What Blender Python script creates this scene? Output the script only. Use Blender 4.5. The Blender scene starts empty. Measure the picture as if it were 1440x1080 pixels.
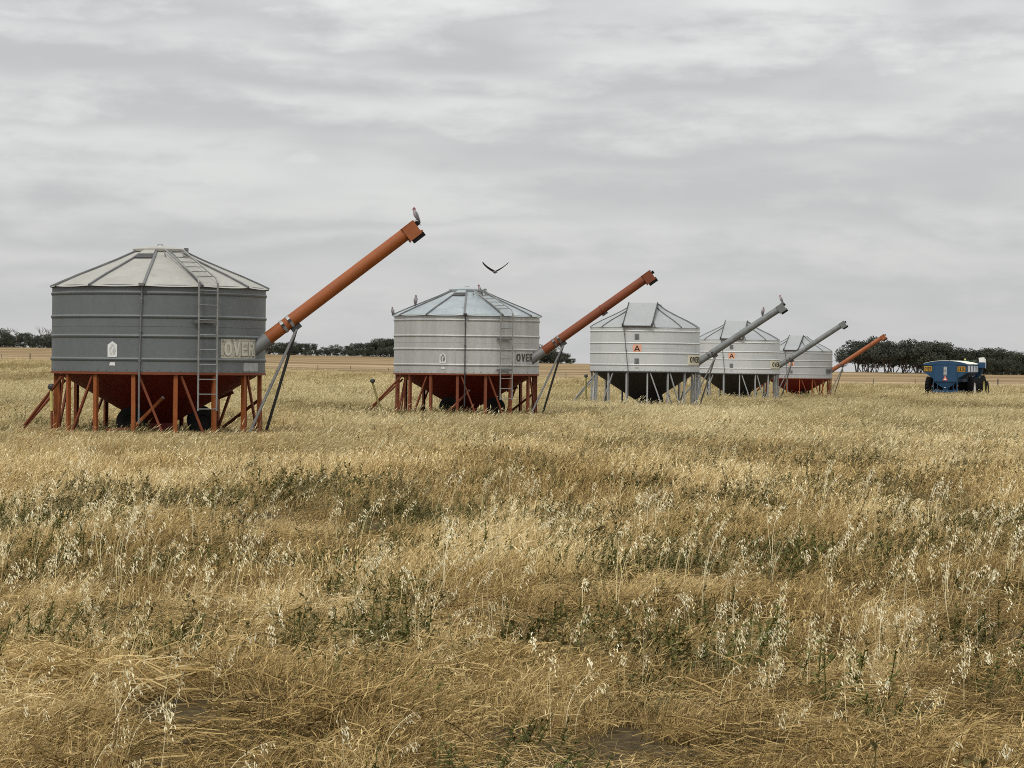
import bpy, math, random
import numpy as np
from mathutils import Vector, Matrix
R_ = math.radians
rnd = random.Random(7)
scene = bpy.context.scene
COL = scene.collection

# ------------------------------------------------------------------ camera
F = 4000.0                    # focal length in pixels of the 1440 px wide photograph
EYE = 1.6
ROLL = R_(0.6)
PITCH = math.atan(26 / F)     # horizon sits a little above the middle
cam_d = bpy.data.cameras.new('camera')
cam_d.sensor_width = 36.0
cam_d.lens = F / 1440 * 36.0
cam_d.clip_start = 0.5
cam_d.clip_end = 20000
cam = bpy.data.objects.new('camera', cam_d)
COL.objects.link(cam)
CM = Matrix.Translation((0, 0, EYE)) @ Matrix.Rotation(math.pi / 2 - PITCH, 4, 'X') @ Matrix.Rotation(ROLL, 4, 'Z')
cam.matrix_world = CM
scene.camera = cam

def at(px, py, d):
    """world point seen at photo pixel (px, py) at distance d"""
    return CM @ Vector(((px - 720) / F * d, -(py - 540) / F * d, -d))

# ------------------------------------------------------------------ terrain
KD = np.array([0, 64, 100, 160, 222, 330, 480, 650, 800, 1000, 3000], float)
KP = np.array([-1200, 0, 500, 800, 1230, 1440, 3000], float)
KZ = np.array([
    [0, 0, 0.0, 0.0, 0.1, 0.4, 1.0, 3.1, 5.4, 5.4, 3],
    [0, 0, 0.0, 0.0, 0.1, 0.4, 1.0, 3.1, 5.4, 5.4, 3],
    [0, 0, -.05, -.1, -.1, -.15, -.2, 1.7, 3.9, 3.9, 0],
    [0, 0, -.05, -.15, -.3, -.5, -.75, .9, 2.4, 2.0, -3],
    [0, 0, -.12, -.38, -.55, -.85, -1.1, 1.0, .6, -1, -8],
    [0, 0, -.15, -.4, -.6, -.9, -1.15, .9, .5, -1, -8],
    [0, 0, -.15, -.4, -.6, -.9, -1.15, .9, .5, -1, -8]], float)
TD = np.arange(0, 3005, 5.0)
TAB = np.array([np.interp(TD, KD, r) for r in KZ])
ker = np.ones(11) / 11
TAB = np.array([np.convolve(np.pad(r, 5, mode='edge'), ker, mode='valid') for r in TAB])

def zt(x, y):
    x = np.asarray(x, float); y = np.asarray(y, float)
    d = np.clip(y, 0, 3000)
    p = np.clip(720 + F * x / np.maximum(d, 40.0), KP[0], KP[-1])
    i = np.clip(np.searchsorted(KP, p) - 1, 0, len(KP) - 2)
    t = (p - KP[i]) / (KP[i + 1] - KP[i]); t = t * t * (3 - 2 * t)
    f = d / 5.0; k = np.clip(f.astype(int), 0, len(TD) - 2); g = f - k
    a = TAB[i, k] * (1 - g) + TAB[i, k + 1] * g
    b = TAB[i + 1, k] * (1 - g) + TAB[i + 1, k + 1] * g
    return a * (1 - t) + b * t

def z1(x, y):
    return float(zt(np.array([x]), np.array([y]))[0])

# ------------------------------------------------------------------ mesh helpers
class MB:
    def __init__(s):
        s.v = []; s.f = []; s.m = []; s.smooth = []
    def add(s, vs, fs, mi=0, smooth=False):
        o = len(s.v); s.v += [tuple(v) for v in vs]
        for f in fs:
            s.f.append(tuple(o + i for i in f)); s.m.append(mi); s.smooth.append(smooth)
    def box(s, c, size, rot=None, mi=0):
        c = Vector(c); hx, hy, hz = (q / 2 for q in size)
        vs = [Vector((x, y, z)) for x in (-hx, hx) for y in (-hy, hy) for z in (-hz, hz)]
        if rot is not None: vs = [rot @ v for v in vs]
        s.add([v + c for v in vs], [(0, 1, 3, 2), (4, 6, 7, 5), (0, 4, 5, 1), (2, 3, 7, 6), (0, 2, 6, 4), (1, 5, 7, 3)], mi)
    def frame(s, a, b):
        d = (Vector(b) - Vector(a)); L = d.length; d.normalize()
        up = Vector((0, 0, 1)) if abs(d.z) < 0.95 else Vector((0, 1, 0))
        u = d.cross(up).normalized(); w = u.cross(d).normalized()
        return d, u, w, L
    def bar(s, a, b, w, h, mi=0):
        d, u, n, L = s.frame(a, b); a = Vector(a); b = Vector(b)
        vs = [p + u * sx * w / 2 + n * sy * h / 2 for p in (a, b) for sx, sy in ((-1, -1), (1, -1), (1, 1), (-1, 1))]
        s.add(vs, [(3, 2, 1, 0), (4, 5, 6, 7), (0, 1, 5, 4), (1, 2, 6, 5), (2, 3, 7, 6), (3, 0, 4, 7)], mi)
    def tube(s, a, b, r, n=12, r2=None, mi=0, caps=True):
        r2 = r if r2 is None else r2
        d, u, w, L = s.frame(a, b); a = Vector(a); b = Vector(b); vs = []
        for p, q in ((a, r), (b, r2)):
            for k in range(n):
                t = 2 * math.pi * k / n
                vs.append(p + u * math.cos(t) * q + w * math.sin(t) * q)
        s.add(vs, [(k, (k + 1) % n, n + (k + 1) % n, n + k) for k in range(n)], mi, True)
        if caps: s.add(vs, [tuple(range(n))[::-1], tuple(range(n, 2 * n))], mi)
    def path(s, pts, r, n=8, mi=0):
        for a, b in zip(pts[:-1], pts[1:]): s.tube(a, b, r, n, mi=mi)
    def lathe(s, prof, n=96, mi=0, c=(0, 0), axis='Z', closed=False):
        vs = []
        for r, z in prof:
            for k in range(n):
                t = 2 * math.pi * k / n
                if axis == 'Z': vs.append((c[0] + r * math.sin(t), c[1] - r * math.cos(t), z))
                else: vs.append((c[0] + r * math.sin(t), z, c[1] + r * math.cos(t)))
        m = len(prof); fs = []
        for j in range(m if closed else m - 1):
            for k in range(n):
                a = j * n + k; b = j * n + (k + 1) % n
                j2 = (j + 1) % m
                fs.append((a, b, j2 * n + (k + 1) % n, j2 * n + k))
        s.add(vs, fs, mi, True)
    def build(s, name, mats, parent=None, sharp=35):
        me = bpy.data.meshes.new(name)
        me.from_pydata(s.v, [], s.f); 
        for m in (mats if isinstance(mats, (list, tuple)) else [mats]): me.materials.append(m)
        me.polygons.foreach_set('material_index', s.m)
        me.polygons.foreach_set('use_smooth', s.smooth)
        me.update()
        if any(s.smooth): me.set_sharp_from_angle(angle=R_(sharp))
        o = bpy.data.objects.new(name, me); COL.objects.link(o)
        if parent is not None: o.parent = parent
        return o

def tag(o, label=None, cat=None, group=None, kind=None):
    if label: o['label'] = label
    if cat: o['category'] = cat
    if group: o['group'] = group
    if kind: o['kind'] = kind
    return o

def empty(name, loc, rz=0.0):
    o = bpy.data.objects.new(name, None); COL.objects.link(o)
    o.location = loc; o.rotation_euler = (0, 0, rz); o.empty_display_size = 0.3
    return o

# ------------------------------------------------------------------ materials
def nodes(name):
    m = bpy.data.materials.new(name); m.use_nodes = True
    nt = m.node_tree; nt.nodes.clear()
    out = nt.nodes.new('ShaderNodeOutputMaterial')
    return m, nt, out

def N(nt, t, **kw):
    n = nt.nodes.new(t)
    for k, v in kw.items(): setattr(n, k, v)
    return n

def ramp(nt, stops):
    r = N(nt, 'ShaderNodeValToRGB'); e = r.color_ramp.elements
    while len(e) < len(stops): e.new(0.5)
    for el, (p, c) in zip(e, stops):
        el.position = p; el.color = (*c, 1)
    return r

def metal(name, c1, c2, rough=0.5, met=0.0, scale=3.0, stretch=(1, 1, 1), c3=None, fine=0.10, spec=0.5):
    """painted or galvanised sheet with patches, streaks and specks of wear"""
    m, nt, out = nodes(name); L = nt.links.new
    tc = N(nt, 'ShaderNodeTexCoord'); mp = N(nt, 'ShaderNodeMapping'); mp.inputs['Scale'].default_value = stretch
    L(tc.outputs['Object'], mp.inputs['Vector'])
    n1 = N(nt, 'ShaderNodeTexNoise'); n1.inputs['Scale'].default_value = scale; n1.inputs['Detail'].default_value = 6; n1.inputs['Roughness'].default_value = 0.65
    L(mp.outputs[0], n1.inputs['Vector'])
    r1 = ramp(nt, [(0.33, c1), (0.68, c2)]); L(n1.outputs['Fac'], r1.inputs[0])
    n2 = N(nt, 'ShaderNodeTexNoise'); n2.inputs['Scale'].default_value = 9; n2.inputs['Detail'].default_value = 3
    L(tc.outputs['Object'], n2.inputs['Vector'])
    mx = N(nt, 'ShaderNodeMix', data_type='RGBA', blend_type='OVERLAY'); mx.inputs[0].default_value = fine
    L(r1.outputs[0], mx.inputs[6]); L(n2.outputs['Fac'], mx.inputs[7])
    col = mx.outputs[2]
    if c3 is not None:
        n3 = N(nt, 'ShaderNodeTexNoise'); n3.inputs['Scale'].default_value = 1.7; n3.inputs['Detail'].default_value = 9; n3.inputs['Roughness'].default_value = 0.72
        mp3 = N(nt, 'ShaderNodeMapping'); mp3.inputs['Scale'].default_value = (1.6, 1.6, 0.55); mp3.inputs['Location'].default_value = (3, 7, 1)
        L(tc.outputs['Object'], mp3.inputs[0]); L(mp3.outputs[0], n3.inputs['Vector'])
        r3 = ramp(nt, [(0.56, (0, 0, 0)), (0.72, (1, 1, 1))]); L(n3.outputs['Fac'], r3.inputs[0])
        m3 = N(nt, 'ShaderNodeMix', data_type='RGBA'); m3.inputs[7].default_value = (*c3, 1)
        L(r3.outputs[0], m3.inputs[0]); L(col, m3.inputs[6]); col = m3.outputs[2]
    b = N(nt, 'ShaderNodeBsdfPrincipled')
    L(col, b.inputs['Base Color'])
    mr = N(nt, 'ShaderNodeMapRange'); mr.inputs['To Min'].default_value = rough - 0.1; mr.inputs['To Max'].default_value = min(1, rough + 0.12)
    L(n1.outputs['Fac'], mr.inputs['Value']); L(mr.outputs[0], b.inputs['Roughness'])
    b.inputs['Metallic'].default_value = met
    b.inputs['Specular IOR Level'].default_value = spec
    bp = N(nt, 'ShaderNodeBump'); bp.inputs['Strength'].default_value = 0.06; bp.inputs['Distance'].default_value = 0.05
    L(n1.outputs['Fac'], bp.inputs['Height']); L(bp.outputs[0], b.inputs['Normal'])
    L(b.outputs[0], out.inputs[0])
    return m

M = {}
M['wall_dark'] = metal('weathered grey galvanised sheet', (.128, .141, .143), (.150, .163, .164), .6, .2, 1.6, (1, 1, .35), c3=(.138, .151, .153))
M['wall_silver'] = metal('streaked silver sheet', (.385, .385, .37), (.49, .495, .48), .5, .25, 1.5, (1.6, 1.6, .22), c3=(.40, .395, .375))
M['wall_bright'] = metal('clean zinc sheet', (.53, .55, .55), (.60, .615, .61), .5, .2, 1.2, (1, 1, .4))
M['wall_mid'] = metal('dull zinc sheet', (.36, .375, .38), (.43, .44, .44), .5, .25, 1.2, (1, 1, .4))
M['roof_pale'] = metal('chalky pale roof sheet', (.30, .295, .262), (.37, .362, .325), .65, .05, 1.4, (1, 1, 1), c3=(.265, .26, .23))
M['roof_blue'] = metal('blue grey roof sheet', (.25, .29, .305), (.36, .39, .395), .5, .2, 1.4, (1, 1, 1), c3=(.20, .245, .27))
M['roof_zinc'] = metal('zinc roof sheet', (.285, .30, .30), (.335, .35, .345), .55, .15, 1.0)
M['roof_rib'] = metal('dark roof rib steel', (.10, .105, .105), (.17, .175, .17), .6, .2)
M['rib_pale'] = metal('pale roof rib steel', (.30, .31, .31), (.40, .41, .40), .5, .3)
M['dark_steel'] = metal('dark steel edge', (.03, .032, .032), (.06, .06, .058), .6, .2)  # steel that is itself dark: frames, bolts, rods, brackets
M['orange'] = metal('faded orange paint', (.235, .058, .008), (.30, .082, .012), .65, 0, 2.2, (1, 1, 1), c3=(.19, .072, .022))
M['orange_pink'] = metal('chalked orange paint', (.26, .072, .018), (.33, .10, .030), .65, 0, 2.6, (1, 1, 1), c3=(.21, .06, .02))
M['rust'] = metal('rust orange paint', (.155, .036, .010), (.21, .052, .014), .7, 0, 2.2, (1, 1, 1), c3=(.115, .04, .022))
M['red_dark'] = metal('shaded hopper red', (.13, .010, .005), (.17, .014, .007), .55, 0, 1.8)  # leg paint made deeper red, with under-bin shade put into the colour
M['red'] = metal('red hopper paint', (.16, .011, .007), (.20, .016, .009), .55, 0, 1.8)
M['hopper_grey'] = metal('grey hopper sheet', (.040, .040, .037), (.06, .06, .056), .6, .2, 1.8)
M['galv'] = metal('galvanised steel section', (.33, .34, .34), (.42, .43, .425), .5, .3, 4)
M['galv_dull'] = metal('dull galvanised tube', (.13, .14, .14), (.21, .22, .215), .6, .2, 3.0, (1, 1, 1), c3=(.17, .18, .175))
M['steel_grey'] = metal('grey steel tube', (.14, .14, .14), (.22, .22, .215), .55, .3, 4)
M['ladder'] = metal('dull ladder steel', (.20, .20, .19), (.30, .30, .285), .5, .3, 4)
M['black_and_shade'] = metal('black parts and painted shade', (.008, .008, .008), (.015, .014, .013), .9, spec=.15)  # black rubber and motor; also shade painted inside and under things
M['tyre'] = metal('black tyre rubber', (.008, .008, .008), (.014, .0135, .013), .9, 0, 5, spec=.15)
M['white'] = metal('white label', (.66, .67, .65), (.76, .77, .75), .6, 0, 6)
M['faded_white'] = metal('worn white label', (.50, .50, .47), (.74, .74, .70), .6, 0, 14)
M['emblem_grey'] = metal('faded grey print', (.50, .51, .49), (.58, .59, .57), .6, 0, 6)
M['cream'] = metal('aged cream sign', (.38, .36, .29), (.47, .45, .36), .7, 0, 7)
M['cream_pale'] = metal('cream sign', (.62, .57, .42), (.68, .63, .48), .6, 0, 5)
M['letter_faded'] = metal('faded lettering', (.50, .48, .40), (.56, .54, .45), .7, 0, 9)
M['crack'] = metal('dirt in the cracked sign', (.12, .12, .11), (.2, .2, .18), .8, 0, 9)
M['letter_worn'] = metal('worn black lettering', (.025, .02, .018), (.10, .085, .07), .7, 0, 16)
M['black'] = metal('black lettering', (.008, .008, .008), (.018, .017, .016), .6, 0, 5)
M['peach'] = metal('peach sign', (.72, .36, .23), (.80, .42, .28), .6, 0, 5)
M['yellow'] = metal('yellow paint', (.48, .42, .13), (.58, .50, .18), .5, 0, 5)
M['sign_yellow'] = metal('amber sign', (.42, .22, .012), (.48, .26, .015), .5, 0, 5)
M['blue'] = metal('blue paint', (.004, .041, .100), (.006, .055, .128), .55, 0, 2.0)
M['tarp'] = metal('white cover sheet', (.74, .72, .60), (.82, .80, .70), .7, 0, 2.0)
M['tractor_green'] = metal('green paint', (.012, .05, .014), (.018, .07, .02), .4, 0, 3)
M['dark_glass'] = metal('cab glass', (.01, .012, .012), (.015, .017, .017), .1, 0, 1, fine=0.0)
M['window_white'] = metal('pale window sheet', (.55, .62, .66), (.64, .71, .74), .4, 0, 3)
M['triangle_red'] = metal('red reflector', (.62, .12, .08), (.72, .2, .14), .5, 0, 9)
M['post'] = metal('weathered fence post', (.09, .075, .06), (.15, .13, .10), .85, 0, 8, (1, 1, .2))
M['wire'] = metal('fence wire', (.18, .17, .16), (.24, .23, .21), .6, .5)
M['jack'] = metal('old yellow green tube', (.20, .17, .05), (.28, .24, .08), .6, 0, 6)

def plain(name, c, rough=0.7):
    return metal(name, tuple(q * .85 for q in c), tuple(min(1, q * 1.12) for q in c), rough, 0, 18, fine=.25)
M['feather_grey'] = plain('grey feathers', (.20, .20, .215))
M['feather_dark'] = plain('dark feathers', (.035, .035, .04))
M['feather_pale'] = plain('pale feathers', (.36, .31, .325))
M['feather_pink'] = plain('pink feathers', (.21, .05, .065))
M['beak'] = plain('horn beak', (.42, .38, .32))
M['bird_leg'] = plain('bird leg skin', (.12, .10, .10))

# ------------------------------------------------------------------ world
world = bpy.data.worlds.new('World'); scene.world = world; world.use_nodes = True
SUN_EL, SUN_AZ = R_(52), R_(205)       # behind the camera, to the left, behind thin cloud (azimuth from +Y clockwise)
nt = world.node_tree; nt.nodes.clear(); L = nt.links.new
wo = N(nt, 'ShaderNodeOutputWorld'); bg = N(nt, 'ShaderNodeBackground'); bg.inputs['Strength'].default_value = 0.1
sky = N(nt, 'ShaderNodeTexSky', sky_type='NISHITA'); sky.sun_disc = False
sky.sun_elevation = SUN_EL; sky.sun_rotation = SUN_AZ
tc = N(nt, 'ShaderNodeTexCoord'); sp = N(nt, 'ShaderNodeSeparateXYZ'); L(tc.outputs['Generated'], sp.inputs[0])
def wnoise(sc, loc, detail=6, rough=.55, dist=0.0):
    mp = N(nt, 'ShaderNodeMapping'); mp.inputs['Scale'].default_value = sc; mp.inputs['Location'].default_value = loc
    L(tc.outputs['Generated'], mp.inputs[0])
    n = N(nt, 'ShaderNodeTexNoise'); n.inputs['Scale'].default_value = 1; n.inputs['Detail'].default_value = detail
    n.inputs['Roughness'].default_value = rough; n.inputs['Distortion'].default_value = dist
    L(mp.outputs[0], n.inputs['Vector']); return n.outputs['Fac']
def wmath(op, a, b=None, c=None):
    n = N(nt, 'ShaderNodeMath', operation=op)
    for i, q in enumerate((a, b, c)):
        if q is None: continue
        if isinstance(q, (int, float)): n.inputs[i].default_value = q
        else: L(q, n.inputs[i])
    return n.outputs[0]
big = wnoise((5.5, 5.5, 26), (2.3, 0.4, 1.7), 3, .5)
mid = wnoise((15, 15, 75), (5.1, 3.2, 8.4), 6, .55)
fine = wnoise((48, 48, 120), (1.1, 9.2, 3.4), 6, .6)
mod = wnoise((6, 6, 30), (7.7, 2.1, 5.5), 2, .5)
# cloud decks one behind the other: bright ragged tops against the grey base of the next
u = wmath('ADD', wmath('MULTIPLY', sp.outputs['Z'], 40.0), wmath('ADD', wmath('MULTIPLY', big, 4.2), wmath('ADD', wmath('MULTIPLY', mid, .9), wmath('MULTIPLY', fine, .75))))
saw = wmath('FRACT', u)
fall = N(nt, 'ShaderNodeMapRange'); fall.interpolation_type = 'SMOOTHSTEP'; fall.inputs['From Min'].default_value = .5; fall.inputs['From Max'].default_value = 1.0
fall.inputs['To Min'].default_value = 1.0; fall.inputs['To Max'].default_value = 0.0; L(saw, fall.inputs['Value'])
deck = wmath('MULTIPLY', wmath('POWER', saw, .8), fall.outputs[0])
lay = wmath('ADD', wmath('ADD', wmath('MULTIPLY', mid, .36), wmath('MULTIPLY', fine, .15)), wmath('ADD', wmath('MULTIPLY', mod, .34), wmath('MULTIPLY', deck, .15)))
mr = N(nt, 'ShaderNodeMapRange'); mr.inputs['From Min'].default_value = .36; mr.inputs['From Max'].default_value = .63
mr.interpolation_type = 'SMOOTHSTEP'; L(lay, mr.inputs['Value'])
amp = N(nt, 'ShaderNodeMapRange'); amp.inputs['From Min'].default_value = .005; amp.inputs['From Max'].default_value = .12
amp.inputs['To Min'].default_value = .25; amp.inputs['To Max'].default_value = 1.0; L(sp.outputs['Z'], amp.inputs['Value'])
ov = N(nt, 'ShaderNodeMapRange'); ov.inputs['From Min'].default_value = 0.0; ov.inputs['From Max'].default_value = 0.9
ov.inputs['To Min'].default_value = 5.85; ov.inputs['To Max'].default_value = 14.5; L(sp.outputs['Z'], ov.inputs['Value'])
mul = wmath('ADD', 1.0, wmath('MULTIPLY', wmath('SUBTRACT', mr.outputs[0], .5), wmath('MULTIPLY', amp.outputs[0], .37)))
val = wmath('MULTIPLY', ov.outputs[0], mul)
tint = ramp(nt, [(0.0, (.972, .98, .99)), (1.0, (.99, 1.0, .985))]); L(mr.outputs[0], tint.inputs[0])
cm = N(nt, 'ShaderNodeMix', data_type='RGBA', blend_type='MULTIPLY'); cm.inputs[0].default_value = 1
L(tint.outputs[0], cm.inputs[6]); L(val, cm.inputs[7])
sm = N(nt, 'ShaderNodeMix', data_type='RGBA'); sm.inputs[0].default_value = .955
L(sky.outputs[0], sm.inputs[6]); L(cm.outputs[2], sm.inputs[7])
L(sm.outputs[2], bg.inputs[0]); L(bg.outputs[0], wo.inputs[0])

sd = bpy.data.lights.new('sun', 'SUN'); sd.energy = 1.5; sd.angle = R_(10); sd.color = (1, .95, .86)
so = bpy.data.objects.new('sun', sd); COL.objects.link(so)
sv = Vector((math.sin(SUN_AZ) * math.cos(SUN_EL), math.cos(SUN_AZ) * math.cos(SUN_EL), math.sin(SUN_EL)))
so.rotation_euler = sv.to_track_quat('Z', 'Y').to_euler(); so.location = sv * 200

# ------------------------------------------------------------------ ground sheet
def ground():
    ys = np.concatenate([np.linspace(-150, 0, 8)[:-1], np.arange(0, 120, 4.0), np.arange(120, 560, 6.0), np.arange(560, 1000, 8.0), np.linspace(1000, 3000, 30), [6000, 12000]])
    a = np.concatenate([np.arange(0, 60, 5.0), np.arange(60, 240, 10.0), np.linspace(240, 800, 20), np.linspace(900, 3000, 8), [9000]])
    xs = np.concatenate([-a[::-1][:-1], a])
    X, Y = np.meshgrid(xs, ys); Z = zt(X, Y)
    Z = np.where(Y > 3000, -20, Z)
    n, m = len(ys), len(xs)
    co = np.stack([X, Y, Z], -1).reshape(-1, 3)
    idx = np.arange(n * m).reshape(n, m)
    fs = np.stack([idx[:-1, :-1], idx[:-1, 1:], idx[1:, 1:], idx[1:, :-1]], -1).reshape(-1, 4)
    me = bpy.data.meshes.new('ground'); me.from_pydata(co.tolist(), [], fs.tolist())
    me.polygons.foreach_set('use_smooth', [True] * len(me.polygons))
    o = bpy.data.objects.new('ground', me); COL.objects.link(o); tag(o, kind='structure')
    m, t, out = nodes('dry paddock soil and stubble'); L = t.links.new
    ge = N(t, 'ShaderNodeNewGeometry'); sx = N(t, 'ShaderNodeSeparateXYZ'); L(ge.outputs['Position'], sx.inputs[0])
    def nz(sc, detail=6, rough=.6, loc=(0, 0, 0)):
        mp = N(t, 'ShaderNodeMapping'); mp.inputs['Scale'].default_value = sc; mp.inputs['Location'].default_value = loc
        L(ge.outputs['Position'], mp.inputs[0]); n_ = N(t, 'ShaderNodeTexNoise'); n_.inputs['Scale'].default_value = 1
        n_.inputs['Detail'].default_value = detail; n_.inputs['Roughness'].default_value = rough
        L(mp.outputs[0], n_.inputs['Vector']); return n_.outputs['Fac']
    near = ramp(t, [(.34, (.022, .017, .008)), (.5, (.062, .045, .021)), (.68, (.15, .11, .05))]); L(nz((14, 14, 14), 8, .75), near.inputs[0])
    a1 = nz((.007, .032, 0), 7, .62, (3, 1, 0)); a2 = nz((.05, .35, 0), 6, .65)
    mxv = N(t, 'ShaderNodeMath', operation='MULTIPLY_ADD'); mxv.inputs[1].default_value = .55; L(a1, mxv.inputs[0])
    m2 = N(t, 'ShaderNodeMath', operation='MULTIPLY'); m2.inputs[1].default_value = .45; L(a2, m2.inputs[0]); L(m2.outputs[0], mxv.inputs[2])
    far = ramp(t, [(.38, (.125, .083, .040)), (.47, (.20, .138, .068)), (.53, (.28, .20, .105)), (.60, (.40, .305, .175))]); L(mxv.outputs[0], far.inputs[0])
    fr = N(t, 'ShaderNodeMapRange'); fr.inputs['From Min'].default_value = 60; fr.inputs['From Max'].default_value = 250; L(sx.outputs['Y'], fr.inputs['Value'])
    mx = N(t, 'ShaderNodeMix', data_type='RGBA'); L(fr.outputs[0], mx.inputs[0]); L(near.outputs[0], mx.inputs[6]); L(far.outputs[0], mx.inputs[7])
    b = N(t, 'ShaderNodeBsdfPrincipled'); b.inputs['Roughness'].default_value = 1; b.inputs['Specular IOR Level'].default_value = .1
    L(mx.outputs[2], b.inputs['Base Color'])
    bp = N(t, 'ShaderNodeBump'); bp.inputs['Strength'].default_value = .5; bp.inputs['Distance'].default_value = .1; L(a2, bp.inputs['Height']); L(bp.outputs[0], b.inputs['Normal'])
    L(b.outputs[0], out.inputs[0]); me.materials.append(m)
ground()

# ------------------------------------------------------------------ field bins
RB = 2.4; HB = 1.91

def cyl(th, r, z):
    return Vector((r * math.sin(th), -r * math.cos(th), z))

def glyphs():
    """heavy block letters as quads in a unit box"""
    def rect(x0, y0, x1, y1): return [(x0, y0), (x1, y0), (x1, y1), (x0, y1)]
    def ring(cx, cy, rx, ry, tx, ty, n=20, a0=0, a1=2 * math.pi, p=2.6):
        q = []
        f = lambda v: math.copysign(abs(v) ** (2 / p), v)
        pt = lambda a, x, y: (cx + x * f(math.cos(a)), cy + y * f(math.sin(a)))
        for k in range(n):
            u, v = a0 + (a1 - a0) * k / n, a0 + (a1 - a0) * (k + 1) / n
            q.append([pt(u, rx - tx, ry - ty), pt(u, rx, ry), pt(v, rx, ry), pt(v, rx - tx, ry - ty)])
        return q
    g = {}
    g['O'] = ring(.5, .5, .5, .5, .30, .2)
    g['V'] = [[(0, 1), (.30, 1), (.64, 0), (.36, 0)], [(.70, 1), (1, 1), (.64, 0), (.36, 0)]]
    g['E'] = [rect(0, 0, .32, 1), rect(.32, 0, 1, .19), rect(.32, .405, .92, .595), rect(.32, .81, 1, 1)]
    g['R'] = [rect(0, 0, .32, 1), rect(.32, .81, .6, 1), rect(.32, .40, .6, .58)] + ring(.6, .70, .4, .30, .30, .19, 10, -math.pi / 2, math.pi / 2) + [[(.40, .42), (.72, .42), (1.02, 0), (.68, 0)]]
    g['I'] = [rect(.2, 0, .8, 1)]
    g['Z'] = [rect(0, 0, 1, .19), rect(0, .81, 1, 1), [(0, .19), (.4, .19), (1, .81), (.6, .81)]]
    g['S'] = [rect(0, .81, 1, 1), rect(0, .59, .32, .81), rect(0, .405, 1, .59), rect(.68, .19, 1, .405), rect(0, 0, 1, .19)]
    g['A'] = [[(0, 0), (.22, 0), (.58, 1), (.42, 1)], [(.78, 0), (1, 0), (.58, 1), (.42, 1)], rect(.24, .2, .76, .36)]
    return g
GL = glyphs()
def text_mesh(body):
    vs = []; fs = []; n = len(body); gap = .17; w = (1 - gap * (n - 1) / n) / n if n > 1 else 1
    for i, ch in enumerate(body):
        x0 = i * (w + gap / n) if n > 1 else 0
        for q in GL[ch]:
            o = len(vs); vs += [(x0 + x * w - .5, y - .5) for x, y in q]; fs.append((o, o + 1, o + 2, o + 3))
    return vs, fs
TXT = {t_: text_mesh(t_) for t_ in ('OVER', 'SIZE', 'A')}

def curved_panel(mb, th0, th1, z0, z1_, off, mi=0, n=12, R=RB):
    vs = []
    for k in range(n + 1):
        t = th0 + (th1 - th0) * k / n
        vs += [cyl(t, R + off, z0), cyl(t, R + off, z1_)]
    mb.add(vs, [(2 * k, 2 * k + 2, 2 * k + 3, 2 * k + 1) for k in range(n)], mi)
    i = [cyl(th0, R - .01, z0), cyl(th0, R - .01, z1_), cyl(th1, R - .01, z0), cyl(th1, R - .01, z1_)]
    vs2 = vs + i; q = 2 * (n + 1)
    mb.add(vs2, [(q, 0, 1, q + 1), (2 * n, q + 2, q + 3, 2 * n + 1)], mi)

def curved_text(mb, body, thc, zc, w, h, off, mi=0, R=RB):
    vs, fs = TXT[body]
    mb.add([cyl(thc + v[0] * w / R, R + off, zc + v[1] * h) for v in vs], fs, mi)

def curved_shape(mb, pts, thc, zc, off, mi=0, R=RB):
    mb.add([cyl(thc + u / R, R + off, zc + v) for u, v in pts], [tuple(range(len(pts)))], mi)

RIBS = (1.735, 1.22, .79, .28)

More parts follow.
